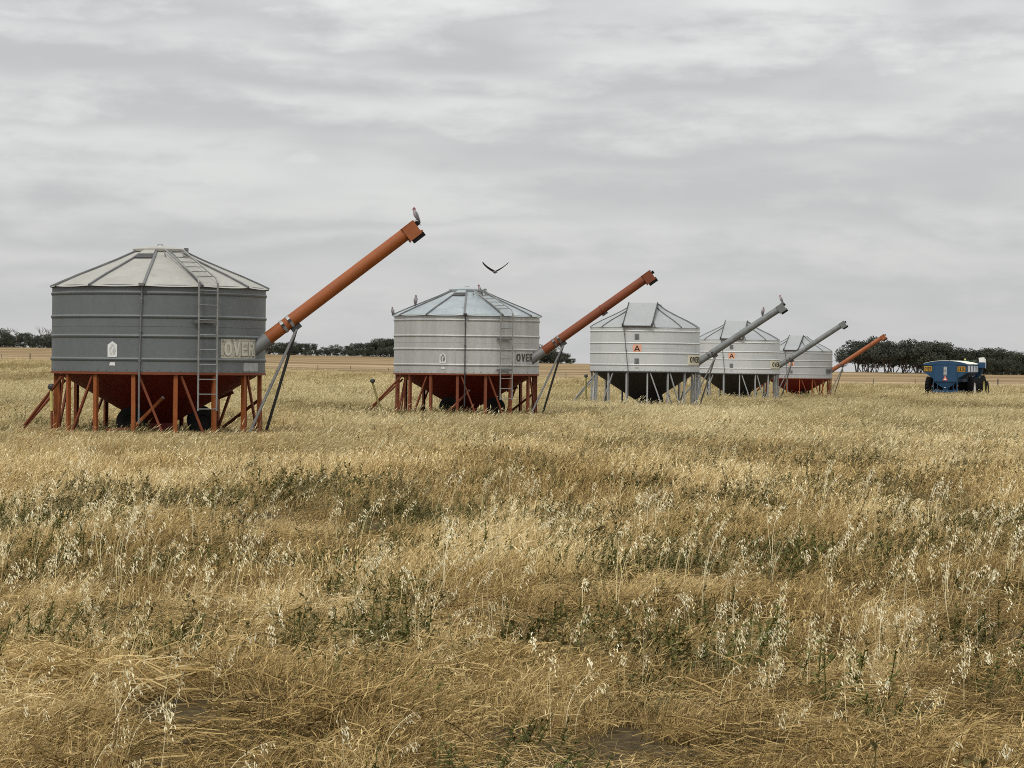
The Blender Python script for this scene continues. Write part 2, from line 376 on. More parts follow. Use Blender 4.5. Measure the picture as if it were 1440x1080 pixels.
def make_bin(px, by, s, style):
    d = F / s
    c = at(px, by, d)
    phi = -math.atan2(c.x, c.y)
    gz = z1(c.x, c.y)
    HL = c.z - gz                       # leg height
    root = empty('field_bin', (c.x, c.y, gz), phi)
    tag(root, style['label'], 'grain silo', 'field bins standing in a row across the paddock')
    P = style
    top = HL + HB
    # --- wall with rolled ribs
    prof = [(RB, HL)]
    for zb in sorted(RIBS):
        z = HL + zb
        prof += [(RB, z - .062), (RB, z - .05), (RB + .02, z - .03), (RB + .026, z), (RB + .016, z + .022), (RB, z + .034), (RB, z + .046)]
    prof += [(RB, top)]
    for zs in (1.0,):                   # lap seam half way
        prof += [(RB, HL + zs - .014), (RB, HL + zs - .004), (RB + .005, HL + zs - .003), (RB + .005, HL + zs + .003), (RB, HL + zs + .004), (RB, HL + zs + .014)]
    prof.sort(key=lambda q: q[1])
    prof = [(RB, HL), (RB, HL + .01)] + prof[1:-1] + [(RB, top - .01), (RB, top)]
    mb = MB(); mb.lathe(prof, 128)
    if P['kind'] == 'A':
        for th in (-9, 112, -130):
            mb.bar(cyl(R_(th), RB + .003, HL + .01), cyl(R_(th), RB + .003, top - .03), .05, .012)
    wall = mb.build('bin_wall', P['wall'], root)
    # bolts along the lower edge
    mb = MB()
    for k in range(64):
        t = 2 * math.pi * k / 64
        mb.tube(cyl(t, RB, HL + .04), cyl(t, RB + .012, HL + .04), .012, 6)
    b = mb.build('bolt_row', M['roof_rib'], root); b['kind'] = 'stuff'
    # --- ring under the wall
    mb = MB(); mb.lathe([(RB - .09, HL - .003), (RB + .015, HL - .003), (RB + .015, HL - .055), (RB - .09, HL - .055)], 96, closed=True)
    mb.build('base_ring', P['ring_m'], root)
    # --- roof
    off = P['rib_off']; n = 144; NR = 12
    if P['kind'] == 'A':
        rt, ht, re = .56, .80, RB + .085
        rings = [(re, -.025), (RB - .1, .06), (1.9, .235), (1.4, .435), (.95, .62), (rt, ht)]
    else:
        rt, ht, re = .62, 1.02, RB + .045
        rings = [(re, -.012), (RB - .1, .085), (1.9, .30), (1.4, .53), (1.0, .735), (.8, .86), (rt, ht)]
    mb = MB(); vs = []
    for j, (r, z) in enumerate(rings):
        for k in range(n):
            t = 2 * math.pi * k / n
            ph = ((t - R_(off)) / (2 * math.pi) * NR) % 1.0
            sag = 4 * ph * (1 - ph)                       # mid panel
            amt = (.022 if P['kind'] == 'A' else .006)
            fl = sag * (1.0 if j == 0 else .5 if j < 4 else .15)
            chord = 1 - (.006 * sag if j else .012 * sag)
            vs.append(cyl(t, r * chord, top + z - amt * fl))
    fs = []
    for j in range(len(rings) - 1):
        for k in range(n):
            fs.append((j * n + k, j * n + (k + 1) % n, (j + 1) * n + (k + 1) % n, (j + 1) * n + k))
    mb.add(vs, fs, 0, True)
    mb.add([vs[(len(rings) - 1) * n + k] for k in range(n)], [tuple(range(n))], 0)
    roof = mb.build('roof', P['roof'], root, sharp=60)
    for k in range(NR):                                    # standing seam ribs
        t = R_(off) + 2 * math.pi * k / NR
        mb = MB()
        for (r0, z0), (r1, zz) in zip(rings[:-1], rings[1:]):
            mb.bar(cyl(t, r0, top + z0 + .014), cyl(t, r1 - .004, top + zz + .014), .055 if P['kind'] == 'A' else .045, .045)
        mb.build('roof_rib', P['rib_m'], roof)
    if P['kind'] == 'A':
        mb = MB()
        mb.lathe([(rt + .01, top + ht - .05), (rt + .01, top + ht + .015)], 64, 1)
        mb.lathe([(rt + .035, top + ht + .0), (rt + .045, top + ht + .055), (rt + .03, top + ht + .068), (rt - .1, top + ht + .098), (.25, top + ht + .128), (.08, top + ht + .136), (.001, top + ht + .137)], 64, 0)
        lid = mb.build('roof_lid', [P['roof'], M['roof_rib']], root)
        mb = MB(); mb.path([(-.05, 0, top + ht + .13), (-.05, 0, top + ht + .17), (.06, 0, top + ht + .17), (.06, 0, top + ht + .13)], .009, 6)
        mb.build('lid_handle', M['ladder'], lid)
        mb = MB(); mb.box(cyl(R_(72), rt + .06, top + ht + .03), (.10, .1, .12)); mb.build('lid_hinge', M['roof_rib'], lid)
        # raised hatch in the panel left of the middle
        ta, tb = R_(off + P['hatch'] * 30 + 2), R_(off + (P['hatch'] + 1) * 30 - 2)
        mb = MB(); m_ = 8
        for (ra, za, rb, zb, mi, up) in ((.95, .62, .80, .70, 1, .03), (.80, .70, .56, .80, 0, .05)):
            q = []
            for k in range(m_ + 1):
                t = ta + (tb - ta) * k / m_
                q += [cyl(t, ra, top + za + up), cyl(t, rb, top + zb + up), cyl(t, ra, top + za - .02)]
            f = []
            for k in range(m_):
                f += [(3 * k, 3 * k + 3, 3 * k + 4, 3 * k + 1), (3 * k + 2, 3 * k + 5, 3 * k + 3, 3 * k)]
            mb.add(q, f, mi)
        mb.build('roof_hatch', [P['roof'], M['dark_steel']], root)
    else:
        # big flip lid: flat sheet from the peak down to the eave
        w = P['lid_w']; tc_ = R_(P['lid_th'])
        rot = Matrix.Rotation(tc_, 3, 'Z')
        def q(x, y, z): return rot @ Vector((x, y, z))
        y0, z0_, y1, z1b = -RB - .05, top + .05, -.64, top + ht + .06
        mb = MB()
        A = [q(-w / 2, y0, z0_), q(w / 2, y0, z0_), q(w / 2, y1, z1b), q(-w / 2, y1, z1b)]
        B = [v - Vector((0, 0, .035)) for v in A]
        mb.add(A + B, [(0, 1, 2, 3), (7, 6, 5, 4), (0, 4, 5, 1), (1, 5, 6, 2), (2, 6, 7, 3), (3, 7, 4, 0)])
        # back slope of the lid
        A2 = [q(-w / 2, y1, z1b - .001), q(w / 2, y1, z1b - .001), q(w / 2, .75, top + ht - .02), q(-w / 2, .75, top + ht - .02)]
        B2 = [v - Vector((0, 0, .035)) for v in A2]
        mb.add(A2 + B2, [(0, 1, 2, 3), (7, 6, 5, 4), (0, 4, 5, 1), (1, 5, 6, 2), (2, 6, 7, 3), (3, 7, 4, 0)])
        lid = mb.build('roof_lid', P['lid_m'], root)
        mb = MB()
        for sx in (-1, 1):
            mb.bar(q(sx * w / 2, y0, z0_ + .012), q(sx * w / 2, y1, z1b + .012), .04, .05)
        mb.bar(q(-w / 2 - .03, y0 - .01, z0_ - .025), q(w / 2 + .03, y0 - .01, z0_ - .025), .05, .07)
        for sx in (-1, 1): mb.box(q(sx * w / 2, y0 - .01, z0_ + .03), (.08, .08, .14))
        mb.build('lid_frame', M['dark_steel'], lid)
    # --- hopper
    mb = MB(); mb.lathe([(RB - .06, HL - .01), (.42, .27), (.36, .22), (.36, .06), (.001, .06)], 48)
    mb.build('hopper', P['hopper'], root, sharp=20)
    # --- legs: channel sections
    lo = P['leg_off']
    for k in range(16):
        t = R_(lo + 22.5 * k); u = Vector((math.cos(t), math.sin(t), 0)); o_ = Vector((math.sin(t), -math.cos(t), 0))
        mb = MB(); w = P['leg_w']; zb, zt_ = -.12, HL - .056
        base = o_ * (RB - .045)
        rot = Matrix((u, o_, Vector((0, 0, 1)))).transposed()
        zc = (zb + zt_) / 2
        mb.box(base + Vector((0, 0, zc)), (w, .012, zt_ - zb), rot)
        for sx in (-1, 1):
            mb.box(base + u * sx * (w / 2 - .006) - o_ * .041 + Vector((0, 0, zc)), (.012, .07, zt_ - zb), rot)
        mb.box(base - o_ * .03 + Vector((0, 0, -.06)), (w + .06, .13, .012), rot)
        mb.build('leg', P['leg_m'], root)
    for ta, tb in P['braces']:
        mb = MB(); mb.bar(cyl(R_(ta), RB - .065, HL - .08), cyl(R_(tb), RB - .065, .02), .05, .05)
        mb.build('brace', P['brace_m'], root)
    # --- drawbar to the left with jack
    hx = -RB - P['draw']
    mb = MB()
    for ya, za, zz in ((-1.0, HL - .12, .08), (1.0, HL - .22, .06)):
        xa = -math.sqrt(RB ** 2 - ya ** 2) + .05
        mb.tube((xa, ya, za), (hx, ya * .08, zz), .035, 8)
    mb.tube((hx - .05, 0, .07), (hx + .14, 0, .07), .05, 8)
    dr = mb.build('drawbar', P['draw_m'], root)
    if P.get('jack'):
        jx, jy, jz, tilt, jm = P['jack']
        mb = MB(); jp = Vector((jx, jy, -.05)); jq = Vector((jx - tilt, jy, jz)); jm_ = jp.lerp(jq, P.get('jack_cut', .02)); mb.tube(jp, jm_, .028, 8, mi=1); mb.tube(jm_, jq, .038, 8); j = mb.build('jack_leg', [jm, P['draw_m']], root)
        mb = MB(); mb.lathe([(.001, .085), (.06, .07), (.085, .03), (.08, -.02), (.045, -.05), (.001, -.05)], 12)
        h = mb.build('jack_head', M['dark_steel'], j); h.location = (jx - tilt, jy, jz + .03)
    # --- wheels under the hopper
    for wx in P['wheels']:
        for wy in (-1.28, 1.28):
            w_ = wheel('wheel', root, (wx, wy, .27), .33, .2, .17, M['black_and_shade'], axis='Y')  # rims near-black: the darkness under the hopper is in their colour
    for wx in P['wheels']:
        mb = MB(); mb.bar((wx, -1.18, .27), (wx, 1.18, .27), .07, .07); mb.build('axle', P['draw_m'], root)
    # --- rods and odd bars by the tow gear
    if P['kind'] == 'A':
        mb = MB(); mb.tube((-.64, -1.9, .04), (.08, -1.75, .80), .04, 8); mb.tube((.08, -1.75, .80), (.11, -1.745, .83), .045, 8, mi=1)
        mb.build('prop_bar', [P['leg_m'], M['ladder']], root)
        mb = MB(); mb.bar((-1.12, -2.1, .1), (-.6, -1.95, .14), .07, .05); mb.build('tow_rail', P['draw_m'], root)
        mb = MB(); mb.tube((1.5, 1.6, .1), (2.3, .9, .75), .04, 8); mb.tube((1.38, 1.5, .78), (1.72, 1.4, .92), .04, 8)
        mb.build('rear_strut', P['draw_m'], root)
    # --- control rod on the wall
    t0_, t1_, zlow = P['rod']
    mb = MB(); mb.tube(cyl(R_(t0_), RB + .05, top - .03), cyl(R_(t1_), RB + .05, HL), .016, 8); mb.tube(cyl(R_(t1_), RB + .05, HL + .02), cyl(R_(t1_), RB + .03, zlow), .022, 8)
    if P['kind'] == 'A': mb.box(cyl(R_(t0_), RB + .09, top + .0), (.12, .12, .06), Matrix.Rotation(R_(t0_), 3, 'Z'))
    for zz in (.25, .9, 1.6): mb.box(cyl(R_(t0_ + (t1_ - t0_) * (1 - zz / HB)), RB + .04, HL + zz), (.05, .06, .04), Matrix.Rotation(R_(t0_), 3, 'Z'))
    mb.build('slide_rod', P['rod_m'], root)
    # --- ladder
    if P.get('ladder') is not None:
        th = R_(P['ladder']); u = Vector((math.cos(th), math.sin(th), 0)); rr = RB + .11
        hw = .225
        def wp(sx, z): return cyl(th, rr, z) + u * sx * hw
        zb = HL - .84; zt_ = top + .05
        rtop = .74; rz = top + ht + .03
        lad = empty('ladder', (0, 0, 0)); lad.parent = root
        for sx in (-1, 1):
            mb = MB()
            pts = [wp(sx, zb), wp(sx, zt_), cyl(th, rr - .08, zt_ + .11) + u * sx * hw, cyl(th, rtop, rz) + u * sx * hw]
            mb.path(pts, .021, 8)
            mb.path([pts[-1], cyl(th, rtop - .02, rz - .02) + u * sx * hw, cyl(th, rtop + .02, rz - .13) + u * sx * hw, cyl(th, rtop + .1, rz - .14) + u * sx * (hw + .03)], .015, 6)
            mb.build('ladder_rail', M['ladder'], lad)
        z = zb + .04
        while z < zt_ - .05:
            mb = MB(); mb.tube(wp(-1, z), wp(1, z), .013, 6); z += .325; mb.build('ladder_rung', M['ladder'], lad)
        for k in range(6):
            f = (k + .4) / 6
            p = cyl(th, rr - .08 + (rtop - rr + .08) * f, zt_ + .11 + (rz - zt_ - .11) * f)
            mb = MB(); mb.tube(p - u * hw, p + u * hw, .013, 6); mb.build('ladder_rung', M['ladder'], lad)
        for zz in (1.12,) + ((.12,) if P.get('low_bracket') else ()):
            rot = Matrix.Rotation(th, 3, 'Z')
            mb = MB(); mb.box(cyl(th, RB + .07, HL + zz) - u * .05, (.54, .08, .06), rot); mb.build('ladder_bracket', M['roof_rib'], lad)
    # --- signs
    th0, th1, zs0, zs1 = P['sign']
    mb = MB(); curved_panel(mb, R_(th0), R_(th1), HL + zs0, HL + zs1, .045 if P['kind'] == 'B' else .008)
    so_ = .045 if P['kind'] == 'B' else .008
    sign = mb.build('size_sign', P['sign_m'], root)
    tc_ = R_((th0 + th1) / 2 + P.get('txt_shift', 0)); w = (R_(th1 - th0)) * RB * P['txt_w']; h = (zs1 - zs0) * P['txt_h']
    mb = MB(); curved_text(mb, 'OVER', tc_, HL + (zs0 + zs1) / 2, w, h, so_ + .008)
    mb.build('lettering', P['letter_m'], sign)
    if P.get('cracked'):
        mb = MB(); r2 = random.Random(3); zc = HL + (zs0 + zs1) / 2
        curved_text(mb, 'OVER', tc_ + .004, zc - .006, w * 1.03, h * 1.06, so_ + .004)
        for k in range(26):
            t = R_(th0) + R_(th1 - th0) * (r2.random() * .96 + .02); z = HL + zs0 + (zs1 - zs0) * r2.choice([r2.random() * .18, 1 - r2.random() * .18])
            hh = r2.uniform(.03, .09)
            if r2.random() < .6: curved_shape(mb, [(-.006, -hh / 2), (.006, -hh / 2), (.009, hh / 2), (-.003, hh / 2)], t, min(max(z, HL + zs0 + hh / 2), HL + zs1 - hh / 2), so_ + .003)
            else: curved_shape(mb, [(-hh, -.006), (hh, -.004), (hh, .006), (-hh, .005)], t, z, so_ + .003)
        mb.build('sign_crack', M['crack'], sign)
    if P['kind'] == 'A':
        th, zc = R_(P['emblem']), HL + .49
        mb = MB()
        E = .115
        curved_shape(mb, [(-E, -.17), (E - .015, -.17), (E, -.13), (E, .10), (0, .175), (-E, .10)], th, zc, .012)
        em = mb.build('maker_emblem', P['emblem_m'], root)
        mb = MB(); ring = []
        for k in range(20):
            a = 2 * math.pi * k / 20
            ring += [(.075 * math.sin(a), .10 * math.cos(a)), (.045 * math.sin(a), .065 * math.cos(a))]
        for k in range(20):
            if k in (0, 9, 10, 19): continue
            a, b_ = ring[2 * k], ring[2 * k + 1]; c_, d_ = ring[(2 * k + 2) % 40], ring[(2 * k + 3) % 40]
            curved_shape(mb, [a, c_, d_, b_], th, zc - .02, .018)
        curved_shape(mb, [(-.035, .09), (.0, .13), (.035, .09), (.0, .075)], th, zc, .018)
        curved_shape(mb, [(.01, -.07), (.045, -.03), (.03, .02), (.0, .0)], th, zc - .01, .018)
        mb.build('emblem_print', P['emblem_print'], em)
        mb = MB(); curved_shape(mb, [(-.07, -.035), (.075, -.035), (.065, .035), (-.055, .035)], th, HL + .17, .012); mb.build('small_label', P['emblem_m'], root)
        if P.get('patch'):
            mb = MB(); curved_panel(mb, R_(51), R_(66), HL + .03, HL + .22, .006); mb.build('patch_plate', M['galv'], root)
    else:
        mb = MB(); th = R_(P['a_th']); curved_panel(mb, th - .078, th + .078, HL + .84, HL + 1.15, .007); a_ = mb.build('letter_sign', M['peach'], root)
        mb = MB(); curved_text(mb, 'A', th, HL + .99, .26, .23, .016); mb.build('lettering', M['black'], a_)
        for zz in (.43, 1.49):
            t = R_(P['a_th'] - .3); mb = MB(); curved_panel(mb, t - .04, t + .04, HL + zz - .12, HL + zz + .12, .02, n=3); wdw = mb.build('sight_window', M['galv_dull'], root)
            mb = MB(); curved_panel(mb, t - .012, t + .018, HL + zz - .08, HL + zz + .08, .028, n=2); mb.build('window_slit', M['roof_rib'], wdw)
        mb = MB(); t = R_(P['a_th']); curved_panel(mb, t - .03, t + .03, HL + .12, HL + .17, .006, n=3); mb.build('small_label', M['galv'], root)
    # --- auger
    (x0, za), (x1, zb) = P['auger']; y = -.97 if P['kind'] == 'A' else -.42; ra = .148
    p0 = Vector((x0, y, HL + za)); p1 = Vector((x1, y, HL + zb)); p1 = p1 - (p1 - p0).normalized() * .17; dv = (p1 - p0).normalized(); nv = Vector((-dv.z, 0, dv.x))   # nv: up side
    yv = Vector((0, 1, 0))
    mb = MB(); mb.tube(p0 - dv * .05, p1, ra, 28)
    au = mb.build('auger_tube', P['auger_m'], root)
    mb = MB(); mb.tube(p0 - dv * 1.1, p0 + dv * (.09 if P['boot'] else 0.0), ra + .012, 28); mb.build('auger_boot', P['boot_m'], au)
    # discharge head: open box hanging from the end
    hl, hd, hw_ = .32, .34, .165
    rot = Matrix((dv, yv, nv)).transposed()
    mb = MB(); cc = p1 + dv * (-.06)
    t_ = .012
    for sy in (-1, 1): mb.box(cc + yv * sy * hw_ - nv * (hd / 2 - .14) , (hl, t_, hd), rot)
    mb.box(cc + dv * (hl / 2) - nv * (hd / 2 - .14), (t_, 2 * hw_ - t_, hd), rot)
    mb.box(cc - dv * (hl / 2) - nv * .19, (t_, 2 * hw_ - t_, .06), rot)
    mb.box(cc + nv * .146, (hl + .02, 2 * hw_ + .02, t_), rot)
    mb.box(cc - nv * .1, (hl - .03, 2 * hw_ - .03, .01), rot, 1)  # near-black plate paints the shade inside the open box
    mb.bar(cc + dv * (hl / 2 + .01) + nv * .12 - yv * hw_, cc + dv * (hl / 2 + .01) + nv * .12 + yv * hw_, .03, .03)
    mb.bar(cc + dv * (hl / 2 + .03) - nv * .17 - yv * hw_, cc + dv * (hl / 2 + .03) - nv * .17 + yv * hw_, .03, .05)
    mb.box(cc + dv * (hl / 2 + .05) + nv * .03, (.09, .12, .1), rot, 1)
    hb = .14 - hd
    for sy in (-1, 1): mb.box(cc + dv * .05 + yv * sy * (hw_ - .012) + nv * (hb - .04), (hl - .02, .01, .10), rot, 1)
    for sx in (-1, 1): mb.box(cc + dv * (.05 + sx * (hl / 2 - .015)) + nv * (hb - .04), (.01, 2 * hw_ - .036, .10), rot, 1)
    mb.build('discharge_head', [P['head_m'], M['black_and_shade']], au)
    sb = p0 + dv * .62
    fj = p0 + (p1 - p0) * .56
    if P.get('flange'): mb = MB(); mb.tube(fj - dv * .02, fj + dv * .02, ra + .016, 28); mb.box(fj - nv * (ra + .03) - yv * .05, (.2, .06, .06), rot, 1); mb.build('flange_joint', [P['auger_m'], M['dark_steel']], au)
    for k, q in enumerate((-.09, .09)):
        mb = MB(); c_ = sb + dv * q; mb.tube(c_ - dv * .035, c_ + dv * .035, ra + .012, 28); mb.box(c_ - yv * (ra + .02) + nv * .03, (.07, .04, .07), rot, 1)
        mb.build('clamp_band', [P['clamp_m'], M['dark_steel']], au)
    br = sb + dv * .12 - nv * (ra + .05)
    mb = MB(); mb.box(br, (.24, .16, .1), rot); mb.build('strut_bracket', M['dark_steel'], au)
    mb = MB(); mb.tube(br - Vector((0, .05, .03)), (x0 - .38, y - .55, -.05), .034, 8); mb.build('support_strut', M['steel_grey'], au)
    mb = MB(); mb.tube(br - Vector((0, -.05, .03)), (x0 + .05, y + .7, -.05), .034, 8); mb.build('support_strut', P['strut2'], au)
    root['_d'] = d
    return dict(root=root, HL=HL, top=top, p0=p0, p1=p1, dv=dv, nv=nv, ra=ra, rings=rings, phi=phi, c=Vector((c.x, c.y, gz)))

def wheel(name, parent, loc, r, wdt, rim_r, rim_m, axis='Y', lug=0):
    """tyre and rim turning about the local x or y axis"""
    e = empty(name, loc); e.parent = parent
    if axis == 'X': e.rotation_euler = (0, 0, math.pi / 2)
    mb = MB(); h = wdt / 2
    prof = [(rim_r, -h * .8), (r * .86, -h), (r * .96, -h * .85), (r, -h * .5), (r, h * .5), (r * .96, h * .85), (r * .86, h), (rim_r, h * .8)]
    mb.lathe(prof, 40, 0, axis='Y', closed=True)
    for k in range(lug):
        for sy in (-1, 1):
            a = 2 * math.pi * (k + (.5 if sy > 0 else 0)) / lug
            mb.box((r * 1.0 * math.sin(a), sy * h * .5, r * 1.0 * math.cos(a)), (.05, h * .95, .06), Matrix.Rotation(a, 3, 'Y') @ Matrix.Rotation(sy * .5, 3, 'Z'))
    mb.build('tyre', M['tyre'], e)
    mb = MB(); mb.lathe([(.001, -h * .45), (rim_r * .3, -h * .5), (rim_r * .8, -h * .55), (rim_r, -h * .83), (rim_r, h * .83), (rim_r * .8, h * .55), (rim_r * .3, h * .5), (.001, h * .45)], 28, 0, axis='Y')
    mb.build('rim', rim_m, e)
    return e

brA = [(-38, -54), (-64, -73), (-10.5, 2.5), (12, 25), (57, 71), (100, 84), (130, 144), (166, 152), (-152, -138), (-120, -105)]
brB = [(-36, -52), (-62, -72), (6, 19), (28, 41), (62, 74), (100, 84), (124, 138), (160, 148), (-170, -158), (-140, -128), (-112, -100)]
A = dict(kind='A', ring_m=M['rust'], rib_off=22 - 0, hatch=-2, leg_off=9, leg_w=.088, braces=brA, draw=.63, wheels=(-.6, .98), rod=(-9, -10, .25), ladder=25, emblem=-24.8, sign=(34.2, 62.5, .315, .745), boot=True)
B = dict(kind='B', ring_m=M['hopper_grey'], rib_off=10, lid_w=1.27, lid_th=-8, leg_off=3, leg_w=.062, braces=brB, draw=.8, wheels=(.5,), rod=(-22, -17, .4), sign=(51, 78, .30, .74), boot=False, a_th=-8)

bins = []
bins.append(make_bin(223.3, 522.8, 62.1, dict(A, label='dark grey grain silo with chalky pale roof on orange legs, nearest of the row',
    wall=M['wall_dark'], roof=M['roof_pale'], rib_m=M['roof_rib'], leg_m=M['orange'], brace_m=M['rust'], hopper=M['red_dark'], draw_m=M['rust'], jack_cut=.52, jack=(-2.35, -.75, .98, .02, M['yellow']),
    rod_m=M['steel_grey'], sign_m=M['cream'], letter_m=M['letter_faded'], cracked=True, txt_w=.86, txt_h=.72, emblem_m=M['white'], emblem_print=M['emblem_grey'], patch=True,
    auger=((2.35, .72), (5.78, 3.39)), auger_m=M['orange'], boot_m=M['galv_dull'], head_m=M['orange_pink'], clamp_m=M['galv'], strut2=M['dark_steel'])))
bins.append(make_bin(655.8, 525.0, 42.5, dict(A, label='streaked silver grain silo on orange legs with a wall ladder and worn black OVER lettering', rib_off=28, leg_off=9 - 16, ladder=31, emblem=-18.5, rod=(-1.2, -1.2, .3),
    wall=M['wall_silver'], roof=M['roof_blue'], rib_m=M['roof_rib'], leg_m=M['rust'], brace_m=M['rust'], hopper=M['red_dark'], draw_m=M['rust'], jack=(-2.75, -.9, 1.05, .32, M['jack']), draw=.85,
    braces=[(-33, -47), (-57, -66), (-4, 8), (18, 31), (63, 78), (100, 84), (130, 144), (166, 152), (-152, -138), (-120, -105)], wheels=(-.55, .95), low_bracket=True, flange=True,
    rod_m=M['dark_steel'], sign=(41.5, 64, .33, .74), sign_m=M['wall_silver'], letter_m=M['letter_worn'], txt_w=.94, txt_h=.62, emblem_m=M['faded_white'], emblem_print=M['galv_dull'],
    auger=((2.45, .71), (6.10, 3.36)), auger_m=M['rust'], boot_m=M['steel_grey'], head_m=M['rust'], clamp_m=M['steel_grey'], strut2=M['dark_steel'])))
gB = dict(B, wall=M['wall_bright'], roof=M['roof_zinc'], rib_m=M['roof_rib'], lid_m=M['roof_zinc'], leg_m=M['galv'], brace_m=M['galv'], hopper=M['hopper_grey'], draw_m=M['galv'],
    rod_m=M['steel_grey'], sign_m=M['cream_pale'], letter_m=M['black'], txt_w=.76, txt_h=.58, txt_shift=-.8, boot_m=M['galv_dull'], auger_m=M['galv_dull'], head_m=M['galv_dull'], clamp_m=M['steel_grey'], strut2=M['steel_grey'])
bins.append(make_bin(906.5, 522.0, 32.0, dict(gB, label='bright zinc grain silo with a grey hopper and two birds on its grey auger', auger=((2.36, .435), (6.10, 2.96)), jack=(-2.55, -1.0, 1.25, .0, M['jack']))))
bins.append(make_bin(1037.0, 525.0, 24.6, dict(gB, label='bright zinc grain silo with a grey hopper standing just left of the red-hopper silo', auger=((2.38, .47), (6.12, 2.97)))))
bins.append(make_bin(1122.0, 531.7, 20.0, dict(gB, label='farthest grain silo, dull zinc wall over a red hopper and orange legs', lid_w=1.0, lid_th=-12, rib_off=14, wall=M['wall_mid'], ring_m=M['rust'], leg_m=M['orange'], brace_m=M['rust'], hopper=M['red'], draw_m=M['rust'], a_th=-11,
    sign=(54, 70, .32, .68), sign_m=M['galv_dull'], txt_w=.86, txt_h=.62, letter_m=M['letter_worn'], auger=((2.42, .6), (6.08, 3.07)), auger_m=M['orange_pink'], head_m=M['orange_pink'], boot_m=M['galv_dull'])))

def bp(i, p):
    b = bins[i]; return b['c'] + Matrix.Rotation(b['phi'], 3, 'Z') @ Vector(p)

# ------------------------------------------------------------------ birds
def loft(mb, secs, n=14, matfn=None):
    """one skin through ellipse sections (centre, width dir radius y, radius in plane)"""
    vs = []; m = len(secs)
    for i, (x, z, ry, rz) in enumerate(secs):
        a = secs[max(i - 1, 0)]; b = secs[min(i + 1, m - 1)]
        dx, dz = b[0] - a[0], b[1] - a[1]; l = math.hypot(dx, dz) or 1; nx, nz_ = -dz / l, dx / l
        for k in range(n):
            t = 2 * math.pi * k / n
            vs.append((x + nx * rz * math.cos(t), ry * math.sin(t), z + nz_ * rz * math.cos(t)))
    for i in range(m - 1):
        for k in range(n):
            mi = matfn(i, k, n) if matfn else 0
            mb.add([vs[i * n + k], vs[i * n + (k + 1) % n], vs[(i + 1) * n + (k + 1) % n], vs[(i + 1) * n + k]], [(0, 1, 2, 3)], mi, True)
    mb.add(vs[:n], [tuple(range(n))], matfn(0, 0, n) if matfn else 0)
    mb.add(vs[-n:], [tuple(range(n))], matfn(m - 2, 0, n) if matfn else 0)

def weld(o):
    import bmesh
    bm = bmesh.new(); bm.from_mesh(o.data); bmesh.ops.remove_doubles(bm, verts=bm.verts, dist=.0004); bmesh.ops.recalc_face_normals(bm, faces=bm.faces); bm.to_mesh(o.data); bm.free()

def galah(loc, rz, label, sc=1.0, lean=0.0):
    e = empty('galah', loc, rz); e.scale = (sc,) * 3; tag(e, label, 'bird', 'galahs perched on the silos')
    mb = MB()
    secs = [(.125, -.075, .012, .006), (.11, -.03, .022, .010), (.085, .035, .03, .018), (.062, .085, .045, .034), (.04, .13, .06, .052), (.015, .18, .068, .062), (-.006, .225, .064, .058), (-.02, .262, .05, .046), (-.028, .29, .040, .038), (-.034, .318, .040, .040), (-.036, .345, .036, .036), (-.034, .366, .024, .024), (-.03, .378, .006, .006)]
    def mf(i, k, n):
        front = math.cos(2 * math.pi * (k + .5) / n) > .15
        if i >= 9: return 2
        if i < 3: return 1 if not front else 0
        if i >= 7: return 3
        return 3 if front else 0
    loft(mb, secs, 16, mf)
    # folded wings lie along the flanks
    for sy in (-1, 1):
        vs = []; S = [(.005, .265, .012, .02), (.01, .235, .018, .05), (.035, .18, .018, .058), (.07, .11, .014, .05), (.10, .05, .009, .03), (.125, -.01, .004, .008)]
        n = 8
        for x, z, ty, wz in S:
            for k in range(n):
                t = 2 * math.pi * k / n
                yo = .058 if z > .1 else .035
                vs.append((x + wz * .55 * math.cos(t) * .8, sy * (yo + ty * math.sin(t)), z + wz * math.cos(t) * .35))
        for i in range(len(S) - 1):
            for k in range(n):
                mb.add([vs[i * n + k], vs[i * n + (k + 1) % n], vs[(i + 1) * n + (k + 1) % n], vs[(i + 1) * n + k]], [(0, 1, 2, 3)], 1 if i > 3 else 0, True)
    mb.tube((-.066, 0, .338), (-.092, 0, .318), .014, 8, .004, mi=4)
    for sy in (-1, 1):
        mb.tube((-.062, sy * .022, .345), (-.066, sy * .030, .347), .005, 6, mi=5)
        mb.tube((.02, sy * .028, .09), (.005, sy * .03, .0), .010, 6, mi=5)
        for tx in (-.03, 0.0, .03): mb.tube((.005, sy * .03, .006), (-.02 + tx * .2, sy * .03 + tx, .004), .006, 5, mi=5)
    o = mb.build('bird_body', [M['feather_grey'], M['feather_dark'], M['feather_pink'], M['feather_pale'], M['beak'], M['bird_leg']], e)
    weld(o)
    return e

b0 = bins[0]
galah(bp(0, b0['p1'] + b0['dv'] * .14 + b0['nv'] * .075), b0['phi'], 'grey galah with a pink head standing on the tip of the big orange auger', .9)
b1 = bins[1]
t = R_(-88)
galah(bp(1, cyl(t, RB + .06, b1['top'] - .01)), b1['phi'] + 1.3, 'grey galah perched at the left eave of the streaked silver silo', .72)
t = R_(-75); r, z = 1.75, .305
galah(bp(1, cyl(t, r, b1['top'] + z + .03)), b1['phi'] + 1.75, 'grey galah standing part way up the roof edge of the streaked silver silo', .85)
t = R_(26); galah(bp(1, cyl(t, .93, b1['top'] + .67)), b1['phi'] + .3, 'grey galah on the ladder top beside the streaked silver silo lid', .9)
b2 = bins[2]
q = b2['p0'] + b2['dv'] * ((1077 - 982) / (1101 - 982) * (b2['p1'] - b2['p0']).length) + b2['nv'] * .15
galah(bp(2, q), b2['phi'] + 1.9, 'grey galah part way along the upper grey auger of the near zinc silo', .95)
